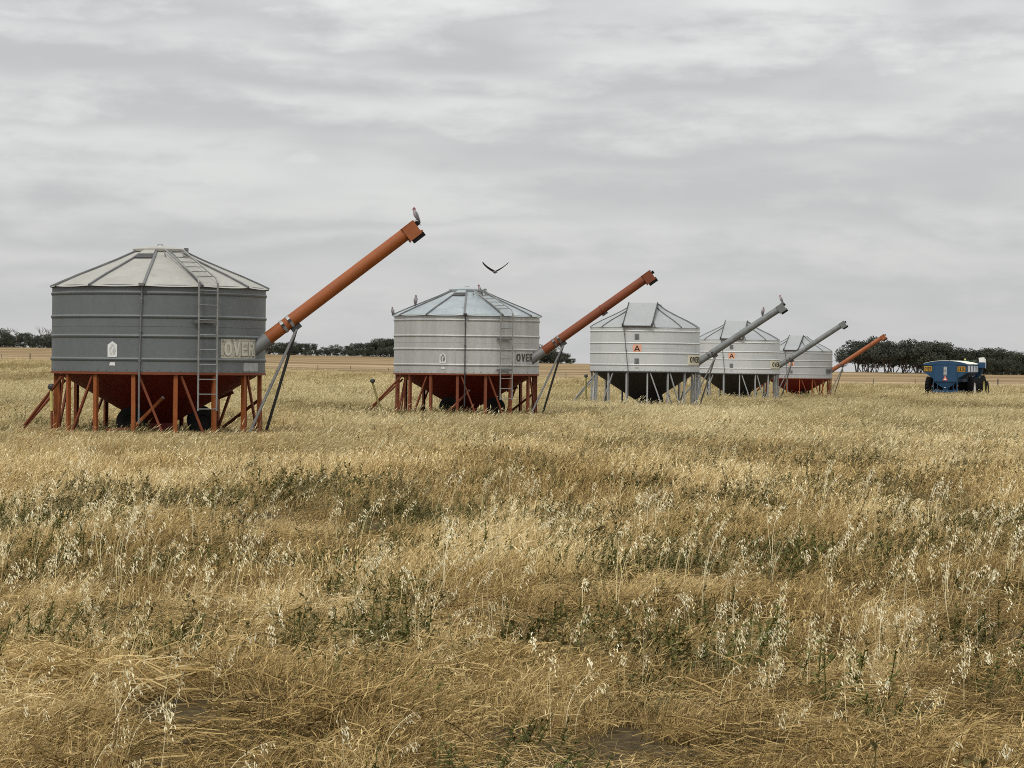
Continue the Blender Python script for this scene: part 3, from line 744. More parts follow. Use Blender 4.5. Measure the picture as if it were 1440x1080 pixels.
galah(bp(2, b2['p1'] + b2['dv'] * .05 + b2['nv'] * .15), b2['phi'], 'grey galah standing on the very tip of the near grey auger', 1.0)

def flying_galah(loc, rz):
    e = empty('galah', loc, rz); tag(e, 'galah in flight with dark wings raised above the streaked silver silo', 'bird', 'galahs perched on the silos')
    mb = MB()
    secs = [(.20, -.02, .055, .005), (.14, -.01, .04, .012), (.08, 0, .045, .035), (.02, .005, .06, .055), (-.05, .01, .058, .056), (-.10, .02, .042, .042), (-.14, .03, .04, .04), (-.17, .032, .028, .03), (-.185, .03, .008, .01)]
    loft(mb, secs, 14, lambda i, k, n: 1 if i < 2 else 2 if i >= 5 else 3 if math.cos(2 * math.pi * (k + .5) / n) < 0 else 0)
    for sy in (-1, 1):
        S = [(.00, .03, .02, .085, .02), (-.02, .13, .075, .10, .016), (-.01, .24, .145, .095, .012), (.03, .34, .225, .07, .008), (.08, .405, .295, .035, .004)]
        n = 8; vs = []
        for x, y, z, ch, th in S:
            for k in range(n):
                t = 2 * math.pi * k / n
                vs.append((x + ch * math.cos(t), sy * (y - th * math.sin(t) * .6), z + th * math.sin(t) + .02 * math.cos(t)))
        for i in range(len(S) - 1):
            for k in range(n):
                mb.add([vs[i * n + k], vs[i * n + (k + 1) % n], vs[(i + 1) * n + (k + 1) % n], vs[(i + 1) * n + k]], [(0, 1, 2, 3)], 1, True)
        mb.add(vs[-n:], [tuple(range(n))], 1)
    mb.tube((-.18, 0, .028), (-.205, 0, .01), .012, 8, .003, mi=4)
    o = mb.build('bird_body', [M['feather_grey'], M['feather_dark'], M['feather_pink'], M['feather_pale'], M['beak']], e); weld(o)
flying_galah(at(696, 382.5, 88), -R_(80))

# ------------------------------------------------------------------ chaser bin and tractor
def flat_text(mb, body, c, u, v, w, h, mi=0):
    vs, fs = TXT[body]; c = Vector(c); u = Vector(u); v = Vector(v)
    mb.add([c + u * q[0] * w + v * q[1] * h for q in vs], fs, mi)

def chaser():
    d = 222.0; c = at(1329, 556, d); gz = z1(c.x, c.y); zg = gz
    e = empty('chaser_bin', (c.x, c.y, zg), -R_(19)); e.scale = (1.0,) * 3
    tag(e, 'blue chaser bin trailer with a white rolled cover and amber OVER SIZE signs', 'grain trailer')
    Lh = 5.2
    dz = (at(1329, 560, d).z - zg)           # visible ground against the sheet
    def Z(z): return z + dz
    # tub
    mb = MB()
    sec = [(-1.70, 2.69), (-1.70, 2.02), (-.95, 1.53), (-.9, 1.28), (.9, 1.28), (.95, 1.53), (1.70, 2.02), (1.70, 2.69)]
    arch = [(1.70 - 3.4 * k / 12, 2.69 + .235 * math.sin(math.pi * k / 12) ** 0.8) for k in range(1, 12)]
    full = sec + arch
    n = len(full)
    vs = [(x, 0, Z(z)) for x, z in full] + [(x, Lh, Z(z)) for x, z in full]
    mb.add(vs, [tuple(range(n)), tuple(range(2 * n - 1, n - 1, -1))] + [(k, n + k, n + k + 1, k + 1) for k in range(7)])
    tub = mb.build('tub', M['blue'], e)
    mb = MB(); mb.box((0, -.03, Z(1.96)), (1.82, .06, 1.32)); mb.bar((-1.72, -.03, Z(2.62)), (1.72, -.03, Z(2.62)), .06, .09)
    for sx in (-1, 1): mb.bar((sx * .9, -.07, Z(1.28)), (sx * .9, -.07, Z(2.6)), .05, .05)
    for x in (-1.66, 1.66):
        for yy in (0.05, Lh - .05): mb.bar((x, yy, Z(2.02)), (x, yy, Z(2.69)), .09, .09)
    mb.build('rear_panel', M['blue'], tub)
    # hopper bottom and frame
    mb = MB()
    T = [(-.9, .02, 1.28), (.9, .02, 1.28), (.9, 2.2, 1.28), (-.9, 2.2, 1.28)]; Bq = [(-.22, .1, .80), (.22, .1, .80), (.22, 1.0, .84), (-.22, 1.0, .84)]
    mb.add([(x, y, Z(z)) for x, y, z in T + Bq], [(0, 4, 5, 1), (1, 5, 6, 2), (2, 6, 7, 3), (3, 7, 4, 0), (7, 6, 5, 4)])
    mb.box((0, .4, Z(.72)), (.42, .5, .2))
    T = [(x, y + 2.4, z) for x, y, z in T]; Bq = [(x, y + 2.4, z) for x, y, z in Bq]
    mb.add([(x, y, Z(z)) for x, y, z in T + Bq], [(0, 4, 5, 1), (1, 5, 6, 2), (2, 6, 7, 3), (3, 7, 4, 0), (7, 6, 5, 4)])
    mb.build('hopper', M['blue'], e)
    mb = MB()
    mb.bar((-.98, .05, Z(.53)), (.98, .05, Z(.53)), .12, .18)
    for sx in (-1, 1):
        mb.bar((sx * .93, .05, Z(.5)), (sx * .93, .05, Z(1.3)), .09, .09); mb.bar((sx * .62, .05, Z(.55)), (sx * .62, .05, Z(1.1)), .05, .05)
        mb.bar((sx * .7, .1, Z(.6)), (sx * .7, 5.4, Z(.6)), .12, .2); mb.bar((sx * .7, 5.4, Z(.6)), (0, 6.8, Z(.5)), .12, .18)
    mb.bar((-1.6, 2.5, Z(.72)), (1.6, 2.5, Z(.72)), .16, .16)
    mb.box((0, .0, Z(.83)), (.1, .04, .05), mi=1)
    mb.box((0, 2.6, Z(.93)), (2.6, .5, .66), mi=2); mb.box((0, 4.7, Z(.95)), (1.7, .4, .8), mi=2)  # near-black boxes added to paint the gap under the tub dark
    mb.build('chassis', [M['blue'], M['white'], M['black_and_shade']], e)
    # cover
    mb = MB(); pts = [(1.72, 2.66)] + [(1.72 - 3.44 * k / 24, 2.70 + .245 * math.sin(math.pi * k / 24) ** .8) for k in range(25)] + [(-1.72, 2.66)]
    m = len(pts)
    vs = []
    for yy, lift in ((.04, 0.0), (1.3, -.02), (2.6, .0), (3.9, -.02), (Lh - .02, 0)):
        vs += [(x, yy, Z(z + lift + .01)) for x, z in pts]
    mb.add(vs, [(j * m + k, (j + 1) * m + k, (j + 1) * m + k + 1, j * m + k + 1) for j in range(4) for k in range(m - 1)], 0, True)
    vs2 = [(x, .04, Z(z + .01)) for x, z in pts] + [(x, .04, Z(z - .045)) for x, z in pts]
    mb.add(vs2, [(k, k + 1, m + k + 1, m + k) for k in range(1, m - 2)], 0)
    mb.build('roll_cover', M['tarp'], e)
    # side windows
    for sx in (-1, 1):
        for k in range(4):
            y = .35 + k * 1.25; mb = MB(); x = sx * 1.712
            mb.add([(x, y, Z(2.08)), (x, y + .95, Z(2.08)), (x, y + .88, Z(2.55)), (x, y + .07, Z(2.55))], [(0, 1, 2, 3)])
            mb.build('side_window', M['window_white'], tub)
    # signs
    for body, x in (('OVER', -1.36), ('SIZE', 1.26)):
        mb = MB(); mb.box((x, -.025, Z(2.29)), (.62, .03, .40)); s = mb.build('size_sign', M['sign_yellow'], e)
        mb = MB(); flat_text(mb, body, (x, -.046, Z(2.28)), (1, 0, 0), (0, 0, 1), .54, .28); mb.build('lettering', M['black'], s)
    mb = MB(); mb.box((0, -.075, Z(2.12)), (.22, .03, .66))
    mb2 = MB()
    for k in range(6): mb2.box((0, -.095, Z(1.88 + k * .1)), (.14, .02, .05))
    sg = mb.build('sight_strip', M['emblem_grey'], e); mb2.build('strip_mark', M['steel_grey'], sg)
    mb = MB(); w = .2
    mb.add([(-w, -.08, Z(1.39)), (w, -.08, Z(1.39)), (.02, -.08, Z(1.73)), (-.02, -.08, Z(1.73)), (-w, -.06, Z(1.39)), (w, -.06, Z(1.39)), (.02, -.06, Z(1.73)), (-.02, -.06, Z(1.73))], [(0, 1, 2, 3), (0, 4, 5, 1), (1, 5, 6, 2), (3, 7, 4, 0)])
    tri = mb.build('warning_triangle', M['triangle_red'], e)
    mb = MB(); mb.add([(-.1, -.086, Z(1.42)), (.1, -.086, Z(1.42)), (0, -.086, Z(1.58))], [(0, 1, 2)]); mb.build('triangle_centre', M['tarp'], tri)
    # wheels
    for sx in (-1, 1):
        wheel('wheel', e, (sx * 1.66, 2.5, Z(.78)), .86, .55, .46, M['white'], 'X', 18)
    # folded unloading auger at the front right
    mb = MB(); mb.tube((.6, 5.5, Z(.7)), (1.75, 5.5, Z(2.0)), .2, 16); mb.tube((1.75, 5.5, Z(2.0)), (1.9, 5.2, Z(2.6)), .22, 16); mb.box((1.98, 5.15, Z(2.62)), (.62, .5, .42))
    ua = mb.build('unloading_auger', M['blue'], e)
    mb = MB()
    a = [(1.80, 4.95, 2.84), (2.26, 4.95, 2.84), (2.26, 5.35, 2.84), (1.80, 5.35, 2.84)]; b = [(1.74, 4.95, 3.2), (2.14, 4.95, 3.24), (2.14, 5.35, 3.24), (1.74, 5.35, 3.2)]
    mb.add([(x, y, Z(z)) for x, y, z in a + b], [(0, 1, 5, 4), (1, 2, 6, 5), (2, 3, 7, 6), (3, 0, 4, 7), (4, 5, 6, 7)])
    mb.box((2.28, 4.95, Z(2.75)), (.05, .06, .75))
    mb.build('auger_spout', M['white'], ua)
    # tail lamps
    for sx in (-1, 1):
        mb = MB(); mb.box((sx * 1.0, -.02, Z(.98)), (.10, .05, .06)); mb.build('tail_lamp', M['rust'], e)
    # tractor, hitched in front
    y0 = 8.5
    wp = e.matrix_basis @ Vector((0, y0, 0)) if False else Matrix.LocRotScale(Vector((c.x, c.y, zg)), Matrix.Rotation(-R_(19), 3, 'Z').to_quaternion(), None) @ Vector((0, y0, 0))
    t = empty('tractor', (wp.x, wp.y, z1(wp.x, wp.y)), -R_(19)); tag(t, 'dark green tractor with yellow rims hitched in front of the blue chaser bin', 'tractor')
    dz2 = zg + dz - z1(wp.x, wp.y)
    def Q(z): return z + dz2
    mb = MB()
    mb.box((0, 1.9, Q(1.45)), (.95, 2.2, .75)); mb.box((0, 2.95, Q(1.35)), (.85, .25, .7)); mb.box((0, .2, Q(1.05)), (.9, 2.2, .5)); mb.box((0, 1.9, Q(.95)), (.6, 2.4, .4))
    mb.build('bonnet', M['tractor_green'], t)
    mb = MB()
    for sx in (-1, 1):
        for yy in (-.75, .75): mb.bar((sx * .72, yy, Q(1.25)), (sx * .66, yy * .95, Q(2.85)), .08, .08)
    mb.box((0, 0, Q(1.25)), (1.4, 1.5, .2)); cab = mb.build('cab', M['tractor_green'], t)
    mb = MB(); mb.box((0, 0, Q(2.1)), (1.30, 1.38, 1.48)); mb.build('cab_glass', M['dark_glass'], cab)
    mb = MB(); mb.box((0, 0, Q(2.96)), (1.66, 1.7, .08)); mb.box((0, 0, Q(2.89)), (1.5, 1.6, .08)); mb.build('cab_roof', M['tractor_green'], cab)
    mb = MB(); mb.tube((.12, -.4, Q(3.0)), (.12, -.4, Q(3.14)), .10, 12, .06); mb.build('beacon', M['yellow'], cab)
    mb = MB(); mb.tube((.62, 1.2, Q(1.7)), (.62, 1.2, Q(2.7)), .05, 10); mb.build('exhaust', M['dark_steel'], t)
    for sx in (-1, 1):
        wheel('wheel', t, (sx * 1.35, -.2, Q(.85)), .93, .68, .5, M['yellow'], 'X', 20)
        wheel('wheel', t, (sx * 1.25, 2.5, Q(.62)), .68, .5, .36, M['yellow'], 'X', 16)
        mb = MB(); mb.box((sx * 1.1, -.25, Q(1.86)), (.7, 1.2, .07)); mb.box((sx * 1.1, -.9, Q(1.72)), (.7, .07, .3)); f = mb.build('mudguard', M['steel_grey'], t)
        mb = MB(); mb.box((sx * 1.35, -.95, Q(1.95)), (.16, .06, .10)); mb.build('tail_lamp', M['triangle_red'], f)
chaser()

# ------------------------------------------------------------------ boundary fence
def fence():
    e = empty('fence', at(720, 530, 480)); tag(e, 'post and wire boundary fence between the dry grass and the stubble rise', 'fence')
    org = e.location.copy()
    xs = list(range(-160, 1600, 58)); pts = []
    known = [2, 42, 447, 493, 546, 620, 796, 1228, 1287, 1403]
    xs = [x for x in xs if all(abs(x - k) > 30 for k in known)] + known; xs.sort()
    for px in xs:
        d = 533 - px / 1440 * 100
        x = (px - 720) / F * d; pts.append((px, x, d, z1(x, d)))
    tops = []
    for px, x, y, z in pts:
        big = px in (1403, 42)
        mb = MB(); h = rnd.uniform(1.05, 1.25) + (.25 if big else 0); r = .11 if big else .055; tx = rnd.uniform(-.05, .05)
        mb.tube(Vector((x, y, z - .2)) - org, Vector((x + tx, y, z + h)) - org, r, 8)
        mb.build('post', M['post'], e)
        tops.append((Vector((x, y, z)) - org, h))
    for hh in (.35, .7, 1.0):
        mb = MB()
        for (a, ha), (b, hb) in zip(tops[:-1], tops[1:]): mb.tube(a + Vector((0, -.07, hh)), b + Vector((0, -.07, hh)), .012, 4, caps=False)
        mb.build('wire', M['wire'], e)
fence()

# ------------------------------------------------------------------ trees
def leaf_mat(name, dark, light):
    m, t, out = nodes(name); L = t.links.new
    at_ = N(t, 'ShaderNodeAttribute'); at_.attribute_name = 'tone'
    oi = N(t, 'ShaderNodeObjectInfo')
    r = ramp(t, [(0, dark), (1, light)]); L(at_.outputs['Fac'], r.inputs[0])
    h = N(t, 'ShaderNodeHueSaturation'); L(r.outputs[0], h.inputs['Color'])
    mr = N(t, 'ShaderNodeMapRange'); mr.inputs['To Min'].default_value = .75; mr.inputs['To Max'].default_value = 1.3; L(oi.outputs['Random'], mr.inputs['Value']); L(mr.outputs[0], h.inputs['Value'])
    b = N(t, 'ShaderNodeBsdfPrincipled'); b.inputs['Roughness'].default_value = .55; b.inputs['Specular IOR Level'].default_value = .25
    L(h.outputs[0], b.inputs['Base Color']); L(b.outputs[0], out.inputs[0]); return m
M['leaf'] = leaf_mat('dark gum foliage', (.018, .022, .013), (.060, .066, .036))
M['leaf_grey'] = leaf_mat('grey green gum foliage', (.020, .024, .017), (.062, .068, .046))
M['bark'] = plain('grey bark', (.10, .085, .07), .9)
M['bark_dead'] = plain('bare grey limb', (.16, .14, .125), .9)

def quads_mesh(name, V, T, mat, attr='tone'):
    """V (n,4,3) quads, T (n,) tone per quad"""
    n = len(V); me = bpy.data.meshes.new(name)
    me.vertices.add(n * 4); me.vertices.foreach_set('co', np.ascontiguousarray(V, dtype=np.float32).ravel())
    me.loops.add(n * 4); me.loops.foreach_set('vertex_index', np.arange(n * 4, dtype=np.int32))
    me.polygons.add(n); me.polygons.foreach_set('loop_start', np.arange(0, n * 4, 4, dtype=np.int32))
    try: me.polygons.foreach_set('loop_total', np.full(n, 4, dtype=np.int32))
    except Exception: pass
    me.update(calc_edges=True)
    a = me.attributes.new(attr, 'FLOAT', 'POINT'); a.data.foreach_set('value', np.repeat(np.asarray(T, dtype=np.float32), 4))
    me.materials.append(mat)
    return me

def tree_meshes(seed, h, w, kind):
    """crown of leaf sprays on limbs; returns (trunk mesh, crown mesh)"""
    g = np.random.default_rng(seed); rr = random.Random(seed)
    mb = MB(); blobs = []
    bare = {'tall': .22, 'mallee': .14, 'dense': .04}[kind]
    nst = {'tall': 2, 'mallee': 4, 'dense': 3}[kind]
    for s_ in range(nst):
        a = 2 * math.pi * (s_ + rr.random() * .6) / nst; sp_ = w * rr.uniform(.08, .2)
        base = Vector((math.cos(a) * .15 * w * .3, math.sin(a) * .15 * w * .3, -.2)); k1 = Vector((math.cos(a) * sp_, math.sin(a) * sp_, h * bare))
        r0 = .035 * h / nst ** .5
        mb.tube(base, k1, r0, 7, r0 * .7)
        for q in range(4):
            b = a + rr.uniform(-1.2, 1.2); rad = w * rr.uniform(.18, .46)
            tip = Vector((math.cos(b) * rad, math.sin(b) * rad, h * rr.uniform(bare + .25, .9)))
            mb.tube(k1, k1.lerp(tip, .55) + Vector((0, 0, .05 * h)), r0 * .6, 6, r0 * .4); mb.tube(k1.lerp(tip, .55) + Vector((0, 0, .05 * h)), tip, r0 * .4, 5, r0 * .15)
            blobs.append((tip, h * rr.uniform(.13, .2)))
    for q in range({'tall': 15, 'mallee': 18, 'dense': 26}[kind]):
        a = rr.random() * 6.283; rad = w * .5 * math.sqrt(rr.random()) * .85
        top = 1 - .55 * (rad / (w * .5)) ** 2
        lo = bare + (.14 if kind != 'dense' else -.06)
        zz = h * (lo + (top - lo) * rr.random() ** (.7 if kind != 'dense' else 1.0))
        blobs.append((Vector((math.cos(a) * rad, math.sin(a) * rad, zz * .93)), h * rr.uniform(.12, .21)))
    V = []; T = []
    for c, r in blobs:
        n = int(170 * (r / (h * .16)) ** 2); u = g.normal(size=(n, 3)); u /= np.linalg.norm(u, axis=1)[:, None]
        rad = r * g.uniform(.35, 1.08, n) ** .6
        p = np.array(c)[None] + u * rad[:, None] * np.array([1.25, 1.25, .72])
        s = h * g.uniform(.014, .034, n)
        a = g.normal(size=(n, 3)); a /= np.linalg.norm(a, axis=1)[:, None]
        b = np.cross(a, g.normal(size=(n, 3))); b /= np.linalg.norm(b, axis=1)[:, None]
        V.append(np.stack([p - a * s[:, None], p + b * s[:, None] * .55, p + a * s[:, None], p - b * s[:, None] * .55], 1))
        T.append(np.clip(g.normal(rr.uniform(.3, .7), .25, n), 0, 1))
    return mb, np.concatenate(V), np.concatenate(T)

PROT = []
for k, (kind, h, w) in enumerate((('tall', 7.2, 6.2), ('tall', 7.4, 5.6), ('mallee', 5.8, 7.4), ('mallee', 5.4, 6.4), ('dense', 5.6, 7.8), ('dense', 5.0, 7.0))):
    mb, V, T = tree_meshes(31 + k, h, w, kind)
    tr = mb.build('trunk', M['bark']); tm = tr.data; bpy.data.objects.remove(tr)
    PROT.append((tm, quads_mesh('crown', V, T, M['leaf'] if k % 2 == 0 else M['leaf_grey']), h))

def tree(px, top_px, d, kinds, label, group, rz=None, base=None, name='gum_tree', wide=1.0):
    x = (px - 720) / F * d; z = z1(x, d)
    k = rnd.choice(kinds); tm, cmh, h0 = PROT[k]
    e = empty(name, (x, d, z), rnd.uniform(0, 6.28) if rz is None else rz)
    H = max(at(px, top_px, d).z - z, 1.5); s = H / (h0 * .97); e.scale = (s * wide * rnd.uniform(.92, 1.1), s * wide, s)
    tag(e, label, 'tree', group)
    for nm, me in (('trunk', tm), ('crown', cmh)):
        o = bpy.data.objects.new(nm, me); COL.objects.link(o); o.parent = e
    return e

# belt behind the right end of the row
prof = [(1186, 486), (1206, 476), (1222, 473), (1246, 475), (1268, 474), (1290, 481), (1308, 480), (1322, 481), (1340, 488), (1352, 489), (1378, 486), (1396, 487), (1416, 490), (1436, 493), (1462, 492), (1490, 495), (1520, 490)]
for k, (px, ty) in enumerate(prof):
    if k == 0: lab, gr = 'thin gum tree with see-through crown at the left end of the right belt', 'gum trees in the belt behind the chaser bin'
    elif px < 1275: lab, gr = 'tall dark gum tree rising behind the raised tip of the farthest orange auger', 'tall gum trees behind the far orange auger'
    else: lab, gr = 'dark gum tree with a rounded crown in the belt behind the blue chaser bin', 'gum trees in the belt behind the chaser bin'
    tree(px, ty + rnd.uniform(-2, 4), 640 + rnd.uniform(-12, 14), (0, 1) if px < 1275 else (2, 3, 0), lab, gr, wide=.72 if k == 0 else 1.0)
for px in range(1214, 1540, 11):
    p2 = px + rnd.uniform(-5, 5); ty = np.interp(p2, [q[0] for q in prof], [q[1] for q in prof]) + rnd.uniform(5, 15)
    tree(p2, ty, 655 + rnd.uniform(0, 25), (2, 3) if px < 1300 else (4, 5), 'lower dark gum tree filling the belt behind the taller crowns at the right', 'lower gum trees in the right belt')
for px in range(1322, 1560, 9):
    p2 = px + rnd.uniform(-4, 4)
    tree(p2, np.interp(p2, [q[0] for q in prof], [q[1] for q in prof]) + rnd.uniform(16, 24), 632 + rnd.uniform(-6, 6), (4, 5), 'low dark shrub at the foot of the belt right of the blue chaser bin', 'low shrubs in the right belt', name='shrub')
# belt on the left rise and behind the first two silos
profL = [(-70, 462), (0, 461), (20, 466), (38, 468), (52, 469), (62, 466), (74, 465), (120, 468), (200, 474), (300, 478), (375, 481), (390, 478), (420, 480), (447, 483), (462, 488), (475, 483), (490, 484), (503, 480), (520, 478), (548, 474), (600, 478), (700, 482), (745, 486), (766, 484), (782, 489), (795, 494), (806, 503), (814, 508)]
pxs = []
px = -70.0
while px < 812:
    pxs.append(px); px += rnd.uniform(9, 15)
for px in pxs:
    ty = np.interp(px, [q[0] for q in profL], [q[1] for q in profL]) + rnd.choice([0, 1, 2, 3, 5, 8]); d = 800 + rnd.uniform(-10, 25)
    if px < 120: lab, gr = 'dark scrubby gum tree in the belt on the rise left of the dark grey silo', 'gum trees on the left rise'
    elif px < 600: lab, gr = 'dark scrubby gum tree in the skyline belt between the dark grey and streaked silver silos', 'gum trees between the two nearest silos'
    else: lab, gr = 'dark gum tree in the tapering end of the belt right of the streaked silver silo', 'gum trees right of the streaked silver silo'
    tree(px, ty, d, (4, 5, 5, 4, 3), lab, gr, wide=.95)
for px in range(-60, 804, 10):
    p2 = px + rnd.uniform(-4, 4)
    tree(p2, np.interp(p2, [q[0] for q in profL], [q[1] for q in profL]) + rnd.uniform(9, 14), 788 + rnd.uniform(-8, 8), (4, 5), 'low dark shrubby gum at the foot of the long belt on the left rise', 'low shrubby gums along the long belt', name='shrub')
for px, ty in ((10, 459), (22, 461), (57, 458), (68, 459), (72, 461)):
    d = 806; x = (px - 720) / F * d; z = z1(x, d); H = at(px, ty, d).z - z
    e = empty('dead_tree', (x, d, z)); tag(e, 'bare dead branches standing above the dark belt left of the dark grey silo', 'dead tree', 'dead trees in the left belt')
    mb = MB(); mb.tube((0, 0, -.2), (.1, 0, H * .6), .13, 6, .09)
    mb.build('trunk', M['bark_dead'], e); mb = MB()
    for k in range(7):
        a = Vector((.1, 0, H * rnd.uniform(.4, .62))); b = Vector((rnd.uniform(-1.6, 1.6), rnd.uniform(-1, 1), H * rnd.uniform(.8, 1.0))); m_ = a.lerp(b, .5) + Vector((rnd.uniform(-.3, .3), 0, .1))
        mb.tube(a, m_, .07, 5, .05); mb.tube(m_, b, .05, 5, .03); mb.tube(m_, b + Vector((rnd.uniform(-.8, .8), 0, -.3)), .04, 5, .025)
    mb.build('branch', M['bark_dead'], e)

# ------------------------------------------------------------------ grasses
def grass_mat(name, stops, transl=.28, rough=.6):
    m, t, out = nodes(name); L = t.links.new
    a = N(t, 'ShaderNodeAttribute'); a.attribute_name = 'tone'
    b = N(t, 'ShaderNodeAttribute'); b.attribute_name = 'tint'; b.attribute_type = 'INSTANCER'
    m1 = N(t, 'ShaderNodeMath', operation='MULTIPLY_ADD'); m1.inputs[1].default_value = .62; L(a.outputs['Fac'], m1.inputs[0])
    m2 = N(t, 'ShaderNodeMath', operation='MULTIPLY'); m2.inputs[1].default_value = .38; L(b.outputs['Fac'], m2.inputs[0]); L(m2.outputs[0], m1.inputs[2])
    r = ramp(t, stops); L(m1.outputs[0], r.inputs[0])
    d = N(t, 'ShaderNodeBsdfPrincipled'); d.inputs['Roughness'].default_value = rough; d.inputs['Specular IOR Level'].default_value = .07; L(r.outputs[0], d.inputs['Base Color'])
    tr = N(t, 'ShaderNodeBsdfTranslucent'); L(r.outputs[0], tr.inputs['Color'])
    mx = N(t, 'ShaderNodeMixShader'); mx.inputs[0].default_value = transl; L(d.outputs[0], mx.inputs[1]); L(tr.outputs[0], mx.inputs[2]); L(mx.outputs[0], out.inputs[0])
    return m
M['grass'] = grass_mat('dry golden grass', [(0, (.032, .023, .009)), (.20, (.19, .127, .045)), (.45, (.445, .310, .122)), (.74, (.69, .535, .265)), (1, (.90, .80, .52))], .15)
M['pale'] = grass_mat('pale straw', [(0, (.09, .073, .031)), (.32, (.295, .230, .105)), (.66, (.535, .440, .228)), (1, (.82, .73, .47))], .22)
M['oat'] = grass_mat('bleached oat husks', [(0, (.44, .34, .15)), (.35, (.62, .50, .25)), (.7, (.92, .85, .60)), (1, (.97, .93, .74))], .1)
M['weed'] = grass_mat('green weeds', [(0, (.03, .032, .008)), (.5, (.092, .096, .026)), (1, (.21, .205, .07))], .15)
M['olive'] = grass_mat('olive herbage', [(0, (.05, .042, .016)), (.5, (.165, .138, .056)), (1, (.34, .285, .135))], .15)

def blades(g, n, rad, h0, h1, wd, lean=(.25, .7), segs=3, tone=(.25, .75), heads=0.0, head_len=.06, head_w=.008, wind=.75, droop=.35, base_z=(-.02, 0)):
    """ribbons bent by the wind; returns quads and tones"""
    a0 = g.uniform(0, 2 * np.pi, n); r0 = rad * np.sqrt(g.uniform(0, 1, n))
    root = np.stack([r0 * np.cos(a0), r0 * np.sin(a0), g.uniform(*base_z, n)], 1)
    h = g.uniform(h0, h1, n); le = g.uniform(*lean, n)
    az = g.uniform(0, 2 * np.pi, n); dirv = np.stack([np.cos(az), np.sin(az)], 1) * (1 - wind) + np.array([.92, .3]) * wind
    dirv /= np.linalg.norm(dirv, axis=1)[:, None] + 1e-6
    sa = g.uniform(0, np.pi, n) * .7 - .35 * np.pi * .7; side = np.stack([np.cos(sa), np.sin(sa), np.zeros(n)], 1)
    w = wd * g.uniform(.6, 1.3, n); tn = g.uniform(*tone, n)
    P = []
    for t in np.linspace(0, 1, segs + 1):
        hor = le * h * t ** 1.7
        z = h * (t - droop * le * t ** 3)
        P.append(root + np.concatenate([dirv * hor[:, None], z[:, None]], 1))
    V = []; T = []
    for i in range(segs):
        t0, t1 = i / segs, (i + 1) / segs
        w0 = (w * (1 - .85 * t0))[:, None] * side / 2; w1 = (w * (1 - .85 * t1))[:, None] * side / 2
        V.append(np.stack([P[i] - w0, P[i] + w0, P[i + 1] + w1, P[i + 1] - w1], 1)); T.append(tn)
    k = int(n * heads)
    if k:
        tip = P[-1][:k]; dd = P[-1][:k] - P[-2][:k]; dd /= np.linalg.norm(dd, axis=1)[:, None]
        dd = dd + np.array([.3, .05, -.25]); dd /= np.linalg.norm(dd, axis=1)[:, None]
        for ang in (0, 1.4):
            s2 = np.stack([np.cos(sa[:k] + ang), np.sin(sa[:k] + ang), np.zeros(k)], 1) * head_w / 2
            hl = head_len * g.uniform(.7, 1.3, k)[:, None]
            V.append(np.stack([tip - dd * .01, tip + dd * hl * .4 + s2, tip + dd * hl, tip + dd * hl * .4 - s2], 1)); T.append(np.clip(tn[:k] + .22, 0, 1))
    return np.concatenate(V), np.concatenate(T)

def litter(g, n, rad, zmax, wd, ln=(.12, .35), tone=(.3, .9)):
    a0 = g.uniform(0, 2 * np.pi, n); r0 = rad * np.sqrt(g.uniform(0, 1, n)); c = np.stack([r0 * np.cos(a0), r0 * np.sin(a0), g.uniform(.01, zmax, n)], 1)
    az = g.uniform(0, 2 * np.pi, n); d = np.stack([np.cos(az), np.sin(az), g.normal(0, .25, n)], 1) * (g.uniform(*ln, n) / 2)[:, None]
    s = np.stack([-np.sin(az) * .5, np.cos(az) * .5, np.full(n, .85)], 1) * (wd * g.uniform(.6, 1.3, n) / 2)[:, None]
    bend = np.stack([np.zeros(n), np.zeros(n), g.uniform(-.01, .05, n)], 1)
    V = [np.stack([c - d - s, c - d + s, c + bend + s, c + bend - s], 1), np.stack([c + bend - s, c + bend + s, c + d + s, c + d - s], 1)]
    t = g.uniform(*tone, n); return np.concatenate(V), np.concatenate([t, t])

